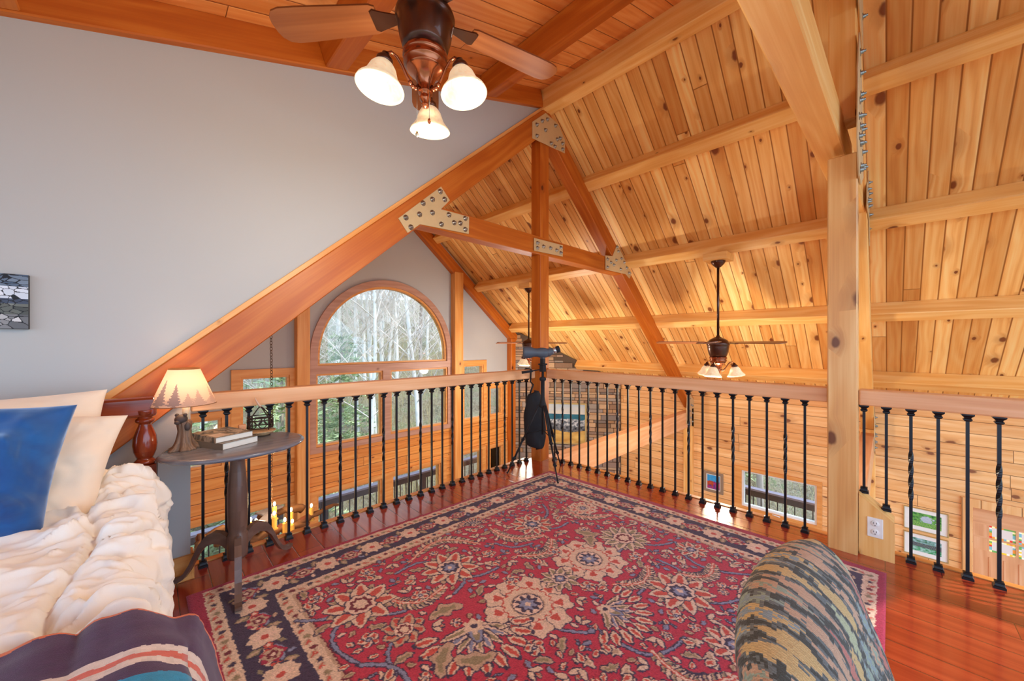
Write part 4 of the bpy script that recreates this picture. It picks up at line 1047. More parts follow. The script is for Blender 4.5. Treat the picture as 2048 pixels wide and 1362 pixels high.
t.l.new(at.outputs[0], df.inputs[0]); t.l.new(at.outputs[0], tl.inputs[0]); t.l.new(df.outputs[0], mx.inputs[1]); t.l.new(tl.outputs[0], mx.inputs[2]); t.l.new(mx.outputs[0], t.out.inputs[0]); M['lshade'] = t.m
m = MB(); m.grid(lambda u, v: LP + V(((.121 + (.056 - .121) * v) * math.cos(2 * PI * u), (.121 + (.056 - .121) * v) * math.sin(2 * PI * u), .212 + .172 * v)), 180, 60, col=shc, closed_u=True); m.build('lamp_shade', 'lshade', lamp)
m = MB(); ball(m, LP + V((0, 0, .28)), .022, .022, .03); m.build('bulb', 'bulb', lamp)
point('lamp_light', LP + V((0, 0, .29)), 2.4, (1, .66, .38), .03)
m = MB(); m.tube([LP + V((-.045, .02, .006)), (.06, 2.33, .684), (.035, 2.325, .66), (.033, 2.32, .55), (.028, 2.31, .42), (.03, 2.33, .34), (.036, 2.36, .22), (.04, 2.40, .12), (.04, 2.42, .01)], .0032, 8); m.build('cord', plain('brown lamp cord', c3(96, 80, 68), .5), lamp)

def book(c, w, l, t_, ang, z, cover, label, spine):
    R = Matrix.Rotation(ang, 3, 'Z'); o = thing('book', (c[0], c[1], z), label, 'book', 'books stacked on the side table')
    def bx(x0, x1, y0, y1, z0, z1):
        return [V((c[0], c[1], 0)) + R @ V(q) for q in ((x0, y0, z0), (x1, y0, z0), (x1, y1, z0), (x0, y1, z0), (x0, y0, z1), (x1, y0, z1), (x1, y1, z1), (x0, y1, z1))]
    m = MB(); m.hexa(bx(-w / 2, w / 2 - .003, -l / 2 + .003, l / 2 - .003, z + .0015, z + t_ - .0015), (1, 0, 0)); m.build('pages', 'pagesm', o)
    m = MB(); m.hexa(bx(-w / 2, w / 2, -l / 2, l / 2, z, z + .0015), (1, 0, 0)); m.hexa(bx(-w / 2, w / 2, -l / 2, l / 2, z + t_ - .0015, z + t_), (1, 0, 0)); m.hexa(bx(-w / 2 - .0015, -w / 2, -l / 2, l / 2, z, z + t_), (1, 0, 0)); m.build('cover', cover, o)
    return o, bx
ck = NT('printed book cover'); n_ = ck.noise(ck.coord('Object'), 14, 3, .6, 1.5); ck.base(ck.ramp(n_, [(.3, c3(60, 78, 74)), (.45, c3(110, 96, 78)), (.55, c3(176, 156, 132)), (.7, c3(70, 66, 60))])); ck.b.inputs['Roughness'].default_value = .25
M['cov1'] = ck.m; M['cov2'] = plain('olive book cover', c3(120, 106, 88), .35)
book((.280, 2.325), .17, .235, .030, math.radians(26), TZ, 'cov2', 'thick olive paperback, lower of the two books on the side table', 0)
o, bx = book((.272, 2.345), .165, .225, .026, math.radians(20), TZ + .0302, 'cov1', 'dark glossy paperback, upper of the two books on the side table', 0)
m = MB(); m.hexa(bx(-.075, -.02, -.10, -.02, TZ + .0563, TZ + .0565), (1, 0, 0)); m.build('cover_photo', plain('pale photo on cover', c3(190, 170, 150), .3), o)

# woven bowl, wrought iron piece, carved box
BW = V((.448, 2.395, TZ)); m = MB()
for k in range(6):
    r = .030 + .0065 * k; z = .004 + k * .0042; m.tube([BW + V((r * math.cos(a), r * math.sin(a), z + .0012 * math.sin(a * 24 + k * PI))) for a in np.linspace(0, 2 * PI, 72, endpoint=False)], .0032, 6, closed=True)
m.lathe([(0, .002), (.034, .002), (.062, .024)], BW, 24); o = m.build('woven_bowl', plain('tan wicker', c3(186, 152, 112), .7, var=.25, vs=120)); tag(o, 'shallow woven wicker bowl on the side table behind the books', 'bowl')
IR = V((.452, 2.452, TZ)); st = thing('candle_stand', IR, 'openwork dark iron candle stand with scrolls, behind the woven bowl', 'candle holder')
m = MB(); R_ = .060
for z, r in ((.035, R_), (.078, R_), (.092, R_)): m.tube([IR + V((r * math.cos(a), r * math.sin(a), z)) for a in np.linspace(0, 2 * PI, 40, endpoint=False)], .0032, 6, closed=True)
m.build('ring', plain('rusty iron', c3(52, 36, 30), .6, .4), st); M['rust'] = bpy.data.materials['rusty iron']
for k in range(8):
    a0 = k * PI / 4; m = MB(); pts = []
    for q in np.linspace(0, 2 * PI, 18, endpoint=False):
        a = a0 + .30 * math.sin(q); pts.append(IR + V((R_ * math.cos(a), R_ * math.sin(a), .057 + .019 * math.cos(q))))
    m.tube(pts, .0026, 6, closed=True); m.build('scroll', 'rust', st)
for k in range(4):
    a = k * PI / 2 + .5; m = MB(); m.tube([IR + V((r * math.cos(a), r * math.sin(a), z)) for r, z in ((R_, .092), (.048, .102), (.030, .122), (.014, .140), (.004, .148))], .003, 6); m.build('arm', 'rust', st)
    m = MB(); m.tube([IR + V((R_ * math.cos(a), R_ * math.sin(a), z)) for z in (.001, .092)], .003, 6); m.build('leg', 'rust', st)
m = MB(); m.tube([IR + V((.004, 0, .142)), IR + V((-.010, .008, .168)), IR + V((-.018, .016, .186)), IR + V((-.021, .02, .200))], [.006, .0055, .004, .0015], 8); m.build('horn_tip', plain('pale horn', c3(214, 176, 150), .5), st)
m = MB(); m.box(.352, .386, 2.432, 2.462, TZ, TZ + .062); o = m.build('carved_box', plain('carved terracotta', c3(206, 150, 110), .7), bevel=.004); tag(o, 'small tan carved box standing behind the books on the side table', 'box')
m = MB()
m.tube([(.369 + .010 * q * math.cos(a), 2.431, TZ + .032 + .014 * q * math.sin(a)) for a, q in zip(np.linspace(0, 9, 30), np.linspace(.2, 1, 30))], .0018, 6); m.build('scroll_relief', plain('carved relief', c3(228, 178, 140), .7), o)

# ================================================================== chair
def chair():
    c = thing('armchair', (.81, -.08, 0), 'armchair in green and peach zigzag woven cloth at the near edge of the rug', 'armchair')
    cols = [c3(186, 188, 150), c3(214, 180, 122), c3(200, 128, 112), c3(148, 162, 164), c3(206, 166, 134), c3(160, 172, 150)]
    dark = c3(82, 82, 74); gry = c3(118, 122, 118)
    def ik(x, z):
        """x across, z along in metres: staggered flame tips"""
        cw, ch = .034, .062
        best = dark
        i = math.floor(x / cw); row = z / ch + (.5 if i % 2 else 0) + .18 * math.sin(i * 1.7)
        k = math.floor(row); fz = row - k; fx = (x / cw - i) - .5
        jit = .34 * fbm(x * 90, z * 150, i * 3.1, 2)
        half = .47 * (1 - abs(fz - .5) * 2) ** .8
        if abs(fx + jit) < half:
            best = cols[(i * 5 + k * 7 + (i * k) % 3) % 6]
            if abs(fx + jit) < half * .35 and (i + k) % 2: best = cols[(i + k * 5 + 2) % 6]
        elif abs(fx + jit * 1.5) < half + .16: best = gry
        q = 1 + .22 * fbm(x * 330, z * 330, 2, 1)
        wv = .88 + .12 * math.sin((x + z) * 1500)
        return (best[0] * q * wv, best[1] * q * wv, best[2] * q * wv, 1)
    xc, aw = .797, .258
    N, K = 300, 300
    def fn(u, v):
        # closed loop round the slab: u runs up the front, over the rounded top and down the back; v runs across
        a = (v - .5) * 2                                   # -1..1 across
        edge = (1 - abs(a) ** 7) ** .5 if abs(a) < 1 else 0
        top = .772 - .03 * abs(a) ** 3.0 + .012 * a        # crowned top line
        th = .050 + .012 * (1 - abs(a) ** 4)
        Lf = top - .33
        if u < .45: q = u / .45; z = .33 + (Lf - th) * q; off = -1
        elif u > .55: q = (1 - u) / .45; z = .33 + (Lf - th) * q; off = 1
        else:
            t = (u - .45) / .10 * PI; z = top - th + th * math.sin(t); off = -math.cos(t)
        cy = .124 - .31 * (.75 - z)
        bul = 1 + .35 * math.sin(PI * min(1, max(0, (z - .33) / Lf))) * (1 - a * a)
        x = xc + aw * (1 if abs(a) < 1 else 1) * (a if abs(a) < .9 else math.copysign(.9 + .1 * math.sin((abs(a) - .9) / .1 * PI / 2), a)) * (1 - .10 * max(0, (z - .55) / .2))
        y = cy + off * th * bul * edge - .02 * (a * a)
        w = .004 * fbm(x * 7, y * 7, z * 7, 2)
        welt = .006 * math.exp(-((abs(a) - .93) / .025) ** 2)
        return (x + w, y + off * (w + welt), z + w)
    def col(u, v):
        s_ = u * 1.0
        return ik((v - .5) * .50 + 0.0, s_ * .92)
    m = MB(); m.grid(fn, N, K, col=col); m.build('backrest', 'fabric', c)
    def sf(u, v):
        th = 2 * PI * u; ct, st_ = math.cos(th), math.sin(th); p = 2 / 5
        ex = abs(ct) ** p * (1 if ct > 0 else -1); ey = abs(st_) ** p * (1 if st_ > 0 else -1)
        q = math.sin(PI * v) ** .35 if 0 < v < 1 else 0
        return (xc + .25 * ex * q, -.33 + .25 * ey * q, .30 + .16 * v)
    m = MB(); m.grid(sf, 90, 30, col=lambda u, v: ik(u * 1.8, v * .2), closed_u=True); m.build('seat', 'fabric', c)
    for x in (xc - .21, xc + .21):
        for y in (-.52, .02):
            m = MB(); m.tube([(x, y, .34), (x, y * 1.02, .17), (x, y * 1.04 + .0, .001 if y < 0 else .013)], [.022, .019, .014], 10); m.build('leg', 'cherry', c)
chair()

# ================================================================== ceiling fans
def fan_thing(loc, top, label, rot, light, watts=24):
    f = thing('ceiling_fan', loc, label, 'ceiling fan', 'bronze ceiling fans')
    L0 = V(loc)
    m = MB(); m.lathe([(.013, .05), (.013, top - loc[2] - .04)], L0, 14); m.build('downrod', 'bronze', f)
    h = top - loc[2]; m = MB(); m.lathe([(.015, h - .075), (.030, h - .065), (.060, h - .035), (.072, h - .012), (.072, h)], L0, 28); m.build('canopy', 'bronze', f)
    m = MB(); m.lathe([(0, .085), (.016, .085), (.022, .068), (.060, .052), (.092, .030), (.105, .012), (.113, 0), (.116, -.012), (.112, -.022), (.108, -.030), (.108, -.042), (.101, -.085), (.090, -.125), (.080, -.150)][::-1], L0, 40); m.build('motor_housing', 'bronze', f)
    m = MB(); m.lathe([(.080, -.150), (.087, -.156), (.087, -.170), (.078, -.176), (.084, -.184), (.084, -.197), (.072, -.206), (.074, -.214), (.066, -.222), (.050, -.232), (.040, -.248), (.030, -.275), (.024, -.295), (.028, -.300), (.028, -.306), (.018, -.312), (.022, -.322), (.022, -.332), (.012, -.342), (.016, -.350), (.012, -.360), (0, -.364)][::-1], L0, 36); m.build('light_fitting', 'copper', f)
    for k in range(5):
        a = rot + k * 2 * PI / 5; d = V((math.cos(a), math.sin(a), 0)); s_ = V((-d.y, d.x, 0)); tl_ = V((0, 0, 1)) * .16
        m = MB(); br = [(.105, .016), (.16, .030), (.20, .042), (.215, .034)]
        top_, bot_ = [], []
        for (r0, w0), (r1, w1) in zip(br[:-1], br[1:]):
            A_ = [L0 + d * r0 - s_ * w0 + V((0, 0, -.006 - w0 * .16)), L0 + d * r0 + s_ * w0 + V((0, 0, -.006 + w0 * .16)), L0 + d * r1 + s_ * w1 + V((0, 0, -.006 + w1 * .16)), L0 + d * r1 - s_ * w1 + V((0, 0, -.006 - w1 * .16))]
            m.hexa(A_ + [p + V((0, 0, .005)) for p in A_], d)
        br_ = m.build('blade_bracket', 'bronze', f)
        pr = [(.19, .048), (.21, .056), (.35, .062), (.50, .069), (.57, .070), (.605, .062), (.625, .042), (.632, .018)]
        m = MB()
        for (r0, w0), (r1, w1) in zip(pr[:-1], pr[1:]):
            A_ = [L0 + d * r0 - s_ * w0 + V((0, 0, .001 - w0 * .16)), L0 + d * r0 + s_ * w0 + V((0, 0, .001 + w0 * .16)), L0 + d * r1 + s_ * w1 + V((0, 0, .001 + w1 * .16)), L0 + d * r1 - s_ * w1 + V((0, 0, .001 - w1 * .16))]
            m.hexa(A_ + [p + V((0, 0, .007)) for p in A_], d, off=(k, .5))
        m.build('blade', 'blade', f, weld=True)
    for k in range(3):
        a = light + k * 2 * PI / 3; d = V((math.cos(a), math.sin(a), 0))
        P = lambda r, z: L0 + d * r + V((0, 0, z))
        m = MB(); m.tube([P(.030, -.285), P(.042, -.300), P(.055, -.296), P(.075, -.270), P(.095, -.235), P(.115, -.212), P(.135, -.205), P(.150, -.215), P(.157, -.232)], [.006, .006, .006, .0055, .0055, .0055, .0055, .006, .007], 8)
        for r, z in ((.040, -.30), (.052, -.298), (.062, -.288)): ball(m, P(r, z), .009, .009, .009, 8)
        arm = m.build('light_arm', 'copper', f)
        ax = (d * .16 + V((0, 0, -1))).normalized(); F_ = P(.157, -.226)
        m = MB(); m.lathe([(.006, -.012), (.014, -.006), (.014, .004), (.024, .010), (.030, .018), (.030, .030), (.026, .036)], F_, 20, ax); m.build('socket_cup', 'bronze', arm)
        m = MB(); m.lathe([(.027, .032), (.036, .040), (.047, .056), (.054, .076), (.060, .092), (.072, .108), (.083, .122), (.087, .132), (.084, .134), (.080, .124), (.068, .108), (.056, .092), (.050, .076), (.043, .056), (.032, .042)], F_, 36, ax); m.build('glass_shade', 'shade', f)
        m = MB(); c_ = F_ + ax * .075; ball(m, c_, .024, .024, .032, 14); m.build('bulb', 'bulb', f)
    for dx, ln in ((-.026, .17), (.022, .12)):
        m = MB(); q = V((dx * .7, dx * -.7, 0)) + V((-.02, -.02, 0)); m.tube([L0 + q + V((0, 0, -.235)), L0 + q + V((0, 0, -.30 - ln))], .0012, 6); ch_ = m.build('pull_chain', 'steel', f)
        m = MB(); m.lathe([(0, -.024), (.005, -.020), (.0065, -.012), (.004, -.003), (0, 0)], L0 + q + V((0, 0, -.30 - ln)), 12); m.build('pull_knob', 'copper' if dx > 0 else 'steel', ch_)
    point('fan_light', L0 + V((0, 0, -.60)), watts, (1, .87, .68) if watts < 50 else (1, .93, .82), .09)
    return f
FANW = 30
fan_thing((.786, 1.283, 2.475), dormz(.786) - .0, 'large bronze ceiling fan with three lit glass shades under the loft ceiling, nearest one', math.radians(58.5), math.radians(171.9))
fan_thing((4.47, 1.30, 1.185), 2.085, 'ceiling fan on a long rod beside the thick post, three lit shades over the handrail', math.radians(118), math.radians(60), 45)
fan_thing((4.47, 4.13, 1.185), 2.085, 'ceiling fan far off behind the corner post, above the stone chimney', math.radians(100), math.radians(200), 60)
for y in (1.30, 4.13):
    m = MB(); m.box(4.35, 4.60, y - .12, y + .12, 2.085, 2.16, U=(0, 1, 0)); o = m.build('fan_mounting_block', 'beam', bevel=.004)
    tag(o, 'pine block under the second purlin holding the %s far ceiling fan' % ('nearer' if y < 2 else 'farther'), 'block')

# ================================================================== tripod with spotting scope, bag
TP = V((2.545, 2.180, 0))
tp = thing('tripod', TP, 'black camera tripod standing with two feet on planks and one on the rug corner', 'tripod')
m = MB(); m.tube([TP + V((0, 0, .36)), TP + V((0, 0, .93))], .011, 10)
m.build('centre_column', 'black', tp)
m = MB(); m.lathe([(.018, .60), (.030, .605), (.032, .63), (.024, .66), (.018, .70), (.018, .84), (.030, .85), (.030, .87), (.016, .88)], TP, 14); m.build('collar', 'black', tp)
for fx, fy, fz in ((2.331, 2.417, .002), (2.441, 1.924, .014), (2.849, 2.215, .002)):
    ft = V((fx, fy, fz)); d = V((fx - TP.x, fy - TP.y, 0)).normalized(); tpz = TP + d * .035 + V((0, 0, .625)); s_ = V((-d.y, d.x, 0)) * .007
    m = MB(); mid = tpz.lerp(ft, .5); m2 = tpz.lerp(ft, .78)
    for k in (-1, 1): m.tube([tpz + s_ * k, mid + s_ * k], .0075, 8)
    m.tube([mid, m2], .0085, 8); m.tube([m2, ft], .006, 8); lg = m.build('leg', 'black', tp)
    m = MB(); ball(m, ft + V((0, 0, .006)), .009, .009, .007, 8); m.build('rubber_foot', 'black', lg)
    for q in (.5, .78):
        p = tpz.lerp(ft, q); m = MB(); m.lathe([(.013, -.014), (.014, 0), (.012, .014)], p, 10, (ft - tpz)); m.box(p.x - .006, p.x + .006, p.y - .018, p.y + .018, p.z - .006, p.z + .006); m.build('leg_clamp', 'black', lg)
    m = MB(); m.tube([TP + V((0, 0, .40)), tpz.lerp(ft, .42)], .004, 6); m.build('brace', 'black', tp)
m = MB(); m.box(TP.x - .022, TP.x + .022, TP.y - .022, TP.y + .022, .925, .985); m.box(TP.x - .032, TP.x + .032, TP.y - .028, TP.y + .028, .985, 1.0); m.box(TP.x - .018, TP.x + .018, TP.y - .018, TP.y + .018, 1.0, 1.045)
hd = m.build('pan_head', 'black', tp, bevel=.004)
RV = V((.7114, -.7033, 0)); FV = V((.7028, .711, 0))
m = MB(); m.tube([TP + V((0, 0, .945)) - RV * .02, TP + V((0, 0, .935)) - RV * .08, TP + V((0, 0, .930)) - RV * .10], .005, 8); m.tube([TP + V((0, 0, .932)) - RV * .09, TP + V((0, 0, .918)) - RV * .19], [.010, .013], 10); m.build('pan_handle', 'black', hd)
sc = thing('spotting_scope', TP + V((0, 0, 1.045)), 'grey spotting scope with an angled eyepiece on top of the tripod', 'scope')
m = MB(); ax = (-RV + V((0, 0, .03))).normalized(); c0 = TP + V((0, 0, 1.095)) + RV * .05
m.lathe([(0, -.004), (.028, -.002), (.040, .01), (.046, .04), (.046, .07), (.038, .10), (.040, .13), (.052, .16), (.055, .20), (.053, .225), (.048, .228), (.046, .21), (0, .205)], c0, 26, ax); m.build('scope_body', 'scope', sc)
m = MB(); ax2 = (RV * .95 + V((0, 0, .32))).normalized(); c1 = c0 + V((0, 0, .004)); m.lathe([(.038, -.03), (.036, .01), (.030, .035), (.027, .045)], c1, 22, ax2); m.build('eyepiece_housing', 'scope', sc)
m = MB(); m.lathe([(.027, .045), (.027, .075)], c1, 22, ax2); m.build('eyepiece_ring', 'lens', sc)
m = MB(); m.lathe([(.027, .075), (.030, .078), (.030, .105), (.024, .108), (0, .104)], c1, 22, ax2); m.build('eyecup', 'black', sc)
m = MB(); m.box(TP.x - .016, TP.x + .016, TP.y - .016, TP.y + .016, 1.0455, 1.06); m.build('mounting_foot', 'scope', sc)

bg_ = thing('carrying_bag', (2.655, 2.365, .19), 'long black nylon tripod bag hanging from the handrail at the corner', 'bag')
bc_ = V((2.650, 2.350, .455))
def bagf(u, v):
    th = 2 * PI * u; z = -.275 + .54 * v; k = math.sin(PI * min(1, max(0, v))) ** .18 if 0 < v < 1 else 0
    k *= (1 - .28 * v)
    p = bc_ + RV * (.118 * k * math.cos(th) + .02 * (z) - .03 * v) + FV * (.058 * k * math.sin(th)) + V((0, 0, z + .03 * math.cos(th) * (v - .5)))
    w = .010 * fbm(p.x * 9, p.y * 9, p.z * 5, 3); return p - FV * w + RV * w
m = MB(); m.grid(bagf, 60, 60, closed_u=True); m.build('bag_body', 'black', bg_)
m = MB(); a_ = bc_ + V((0, 0, .25)) - RV * .03; m.tube([a_ - RV * .03, a_ + V((0, 0, .08)), V((2.72, 2.49, .80)), V((2.72, 2.482, .925)), V((2.72, 2.55, .928)), V((2.72, 2.596, .90)), V((2.72, 2.60, .80))], .008, 8); m.build('strap', 'black', bg_)

# ================================================================== driftwood chandelier
CH = V((.85, 4.0, -.52))
ch = thing('chandelier', CH, 'driftwood chandelier with lit candle bulbs hanging on a chain outside the railing', 'chandelier')
m = MB(); z = -.30; zt = 3.78 - .86 * (RX - .823) - .01; k = 0
while z < zt:
    pts = []
    for a in np.linspace(0, 2 * PI, 12, endpoint=False):
        w = .010 * math.cos(a); pts.append(V((.823, 4.0, z + .017 * math.sin(a))) + (RV * w if k % 2 else FV * w) + RV * .004 * math.sin(z * 3))
    m.tube(pts, .0024, 5, closed=True); z += .027; k += 1
m.build('chain', 'chain', ch)
random.seed(21)
def drift(a, b_, r0, r1, bend=.03, n=12):
    a, b_ = V(a), V(b_); pts = []; rr = []
    for i in range(n):
        t_ = i / (n - 1); p = a.lerp(b_, t_) + V((random.uniform(-1, 1), random.uniform(-1, 1), random.uniform(-1, 1))) * bend * .5 + V((0, 0, bend * math.sin(PI * t_)))
        pts.append(p); rr.append((r0 + (r1 - r0) * t_) * random.uniform(.8, 1.2))
    m = MB(); m.tube(pts, rr, 10); return m.build('driftwood_branch', 'drift', ch)
drift((.62, 3.95, -.56), (1.12, 4.02, -.60), .045, .035); drift((1.0, 4.0, -.58), (1.42, 4.02, -.50), .04, .012, .02); drift((.66, 4.15, -.50), (.30, 4.05, -.47), .03, .028)
drift((.60, 3.9, -.58), (.40, 3.85, -.44), .035, .04, .02); drift((.78, 4.25, -.50), (1.15, 4.2, -.52), .03, .04); drift((.95, 3.8, -.60), (.70, 3.75, -.62), .03, .03); drift((.28, 3.98, -.56), (.32, 4.0, -.40), .012, .022, .01)
for (x0, x1, y, z, r) in ((.66, .84, 3.92, -.48, .2), (.74, .93, 4.08, -.40, -.3)):
    m = MB(); m.beam((x0, y, z), (x1, y + .1, z + .05 + r * .2), .10, .015); m.build('weathered_board', plain('grey weathered board', c3(104, 96, 104), .7, var=.2), ch, bevel=.002)
m = MB(); m.tube([(.823, 4, -.55), (.823, 4, -.29)], .006, 8); m.build('hanging_hook', 'iron', ch)
cands = [(.66, 3.98, -.40), (.705, 4.0, -.43), (.852, 4.02, -.33), (.825, 3.9, -.37), (.985, 4.0, -.42), (.975, 3.92, -.50), (1.162, 4.0, -.435), (.90, 3.86, -.44)]
for x, y, z in cands:
    m = MB(); m.lathe([(.030, z - .135), (.032, z - .13), (.019, z - .12), (.019, z - .02), (.017, z - .017), (.008, z - .015), (.008, z - .006)], (x, y, 0), 14); cd = m.build('candle', 'candle', ch)
    m = MB(); ball(m, (x, y, z + .012), .011, .011, .020, 10); m.build('flame_bulb', 'flame', cd)
point('chandelier_light', (.85, 3.9, -.20), 10, (1, .72, .40), .08)

# ================================================================== pictures
def canvas(name, P0, U, Wd, Ht, n, mm, fn, parent=None, mat='paint', d=(0, 0, 0)):
    P0, U = V(P0), V(U); m = MB(); m.grid(lambda u, v: P0 + U * (u * Wd) + V((0, 0, v * Ht)) + V(d), n, mm, col=fn, smooth=False); return m.build(name, mat, parent)
def framed(name, label, P0, U, N, Wd, Ht, fw, frame, mat_w, fn, cat='picture', n=60, mm=40, depth=.02, group=None):
    """P0 lower corner on the wall, U along wall, N out of the wall"""
    P0, U, N = V(P0), V(U), V(N); t = thing(name, P0 + U * (Wd / 2), label, cat, group); m = MB()
    q = lambda a, z, dd: P0 + U * a + V((0, 0, z)) + N * dd
    m.prism([q(0, 0, .001), q(Wd, 0, .001), q(Wd, Ht, .001), q(0, Ht, .001)], N * depth, U, holes=[[q(fw, fw, .001), q(Wd - fw, fw, .001), q(Wd - fw, Ht - fw, .001), q(fw, Ht - fw, .001)]]); m.build('frame', frame, t, bevel=.002)
    if mat_w:
        m = MB(); a = q(fw, fw, depth * .35); m.face([a, a + U * (Wd - 2 * fw), a + U * (Wd - 2 * fw) + V((0, 0, Ht - 2 * fw)), a + V((0, 0, Ht - 2 * fw))]); m.build('mat_board', 'white', t)
    i = fw + mat_w; canvas('print', q(i, i, depth * .45), U, Wd - 2 * i, Ht - 2 * i, n, mm, fn, t); return t
def L3(a, b_, k): return tuple(x * (1 - k) + y * k for x, y in zip(a, b_))
# mosaic on the white wall
rs_ = np.random.RandomState(2); seeds = np.column_stack([rs_.uniform(0, .28, 190), rs_.uniform(0, .217, 190)]); sr = rs_.uniform(0, 1, 190)
def mos(u, v):
    x, z = u * .28, v * .217
    an = 1.0 if .45 < v < .78 else (2.2 if v > .78 else 1.3)
    d = np.hypot((seeds[:, 0] - x) / an, seeds[:, 1] - z); o = np.argsort(d)[:2]; k = sr[o[0]]
    if d[o[1]] - d[o[0]] < .0016: return c3(30, 32, 38)
    if v > .78: return L3(c3(70, 88, 112), c3(120, 134, 150), k)
    if v > .55: return L3(c3(196, 204, 216), c3(228, 232, 240), k)
    if v > .46: return L3(c3(50, 58, 78), c3(80, 90, 110), k)
    if v > .26: return L3(c3(70, 74, 72), c3(128, 132, 124), k)
    return L3(c3(90, 92, 96), c3(210, 208, 208), k ** 2)
pt = thing('mosaic_picture', (-.48, 2.45, 1.238), 'small grey and white stone mosaic seascape on the white wall above the bed', 'picture')
m = MB(); m.box(-.62, -.338, 2.436, 2.459, 1.238, 1.456); m.build('frame', plain('black edge', c3(34, 34, 38), .5), pt, bevel=.001)
canvas('mosaic_face', (-.619, 2.4352, 1.239), (1, 0, 0), .28, .216, 170, 130, mos, pt)
# prints on the log wall
def desert(u, v):
    n1 = fbm(u * 6, v * 6, 1, 3)
    if v > .55 + .3 * (u < .45) * 0 + .1 * n1: return L3(c3(30, 150, 220), c3(80, 170, 220), n1 * .5 + .5)
    if u < .5 and v > .2 + .1 * n1: return L3(c3(206, 92, 50), c3(150, 50, 40), n1 * .5 + .5)
    return L3(c3(190, 60, 110), c3(90, 60, 140), min(1, max(0, n1 + .5)))
framed('framed_picture', 'small framed painting of red cliffs under a blue sky, hung beside the lower window', (6.95, 2.247, -1.383), (0, -1, 0), (-1, 0, 0), .309, .35, .04, plain('taupe frame', c3(150, 128, 104), .5), .018, desert, n=50, mm=60)
gold = plain('thin gold frame', c3(190, 160, 100), .35, .5)
def lawn(u, v):
    n1 = fbm(u * 9, v * 7, 3, 4); n2 = fbm(u * 30, v * 24, 3, 2)
    if .36 < v < .84 + .05 * n2 - abs(u - .55) * .5 and abs(u - .55) < .20 + .16 * n1: return L3(c3(206, 214, 226), c3(150, 170, 190), .5 + n2 * .6)
    if v > .35 + .1 * n1: return L3(c3(110, 176, 80), c3(60, 120, 60), .5 + n1 * 1.2)
    return L3(c3(150, 200, 96), c3(70, 130, 70), .5 + n2)
def village(u, v):
    n1 = fbm(u * 9, v * 7, 13, 4); n2 = fbm(u * 34, v * 30, 3, 2)
    if v > .66: return L3(c3(150, 190, 190), c3(90, 140, 120), .5 + n1 * 1.2)
    if v > .36: return L3(c3(120, 130, 110), c3(60, 66, 96), .5 + n2 * 1.6)
    return L3(c3(80, 160, 110), c3(150, 196, 180), .5 + n1 * 1.5)
for z0, z1, fn, lb in ((-1.185, -.90, lawn, 'white matted print of a house among green trees, upper of the pair beside the door'), (-1.50, -1.252 + .03, village, 'white matted print of a park with small figures, lower of the pair beside the door')):
    framed('framed_print', lb, (6.95, -.156, z0), (0, -1, 0), (-1, 0, 0), .378, z1 - z0, .008, gold, .05, fn, n=150, mm=76, group='matted prints beside the door')
# seascape on the chimney
def sea(u, v):
    n1 = fbm(u * 4, v * 9, 2, 4); n2 = fbm(u * 16, v * 18, 7, 3)
    if v < .30 + .03 * math.sin(u * 7) + .02 * n1: return L3(c3(216, 180, 100), c3(190, 146, 72), .5 + n1)
    if v < .47 + .05 * math.sin(u * 5 + 1): return L3(c3(60, 66, 72), c3(116, 120, 124), .5 + n2 * 1.3)
    if v < .60 + .04 * n1: return L3(c3(86, 96, 106), c3(196, 200, 200), max(0, min(1, .4 + n2 * 1.6)))
    if v < .74: return L3(c3(28, 84, 104), c3(50, 110, 128), .5 + n1)
    return L3(c3(206, 200, 186), c3(170, 186, 196), max(0, min(1, (v - .74) * 3 + n1 * .4)))
cu = 1.24
pp = P0 + dr * .62 + nr * .055
framed('seascape_painting', 'large painting of grey rocks, blue sea and yellow sand on the stone chimney', (pp.x, pp.y, -.92), dr, nr, .96, .86, .03, gold, 0, sea, n=90, mm=90)

# ================================================================== outside
random.seed(31)
b = MB(); b.box(-4, 9.0, 5.86, 7.6, -2.86, -2.78, U=(1, 0, 0)); b.box(7.12, 9.0, -6, 5.86, -2.86, -2.78, U=(0, 1, 0)); o = b.build('deck_floor', plain('grey deck boards', c3(140, 132, 128), .7)); tag(o, 'grey wooden deck floor outside the lower windows', 'deck', kind='structure')
for nm, a, e_, lab in (('deck_railing', V((-4, 7.5, 0)), V((8.8, 7.5, 0)), 'dark deck railing outside the lower window wall'), ('deck_railing', V((8.76, 7.5, 0)), V((8.76, -6, 0)), 'dark deck railing with thin black bars outside the log wall window')):
    t = thing(nm, (a + e_) / 2 + V((0, 0, -2.78)), lab, 'railing'); d = (e_ - a).normalized(); up = V((0, 0, 1))
    m = MB(); m.beam(a + up * -1.765, e_ + up * -1.765, .14, .035); m.build('cap_rail', 'deckcap', t)
    m = MB(); m.beam(a + up * -1.85, e_ + up * -1.85, .04, .13); m.build('top_board', 'deckrail', t)
    m = MB(); m.beam(a + up * -2.66, e_ + up * -2.66, .04, .06); m.build('bottom_board', 'deckrail', t)
    n = int((e_ - a).length / 2.0)
    for k in range(n + 1):
        p = a.lerp(e_, k / n); m = MB(); m.box(p.x - .05, p.x + .05, p.y - .05, p.y + .05, -2.78, -1.79); m.build('post', 'deckrail', t)
    n = int((e_ - a).length / .135); q0 = None
    for k in range(n):
        p = a.lerp(e_, (k + .5) / n)
        if q0 is None: m = MB(); m.box(-.008, .008, -.008, .008, -2.65, -1.90); q0 = m.build('bar', 'iron', t); q0.matrix_parent_inverse = world_of(t).inverted(); q0.location = p
        elif k < 100: c = q0.copy(); COL.objects.link(c); c.location = p

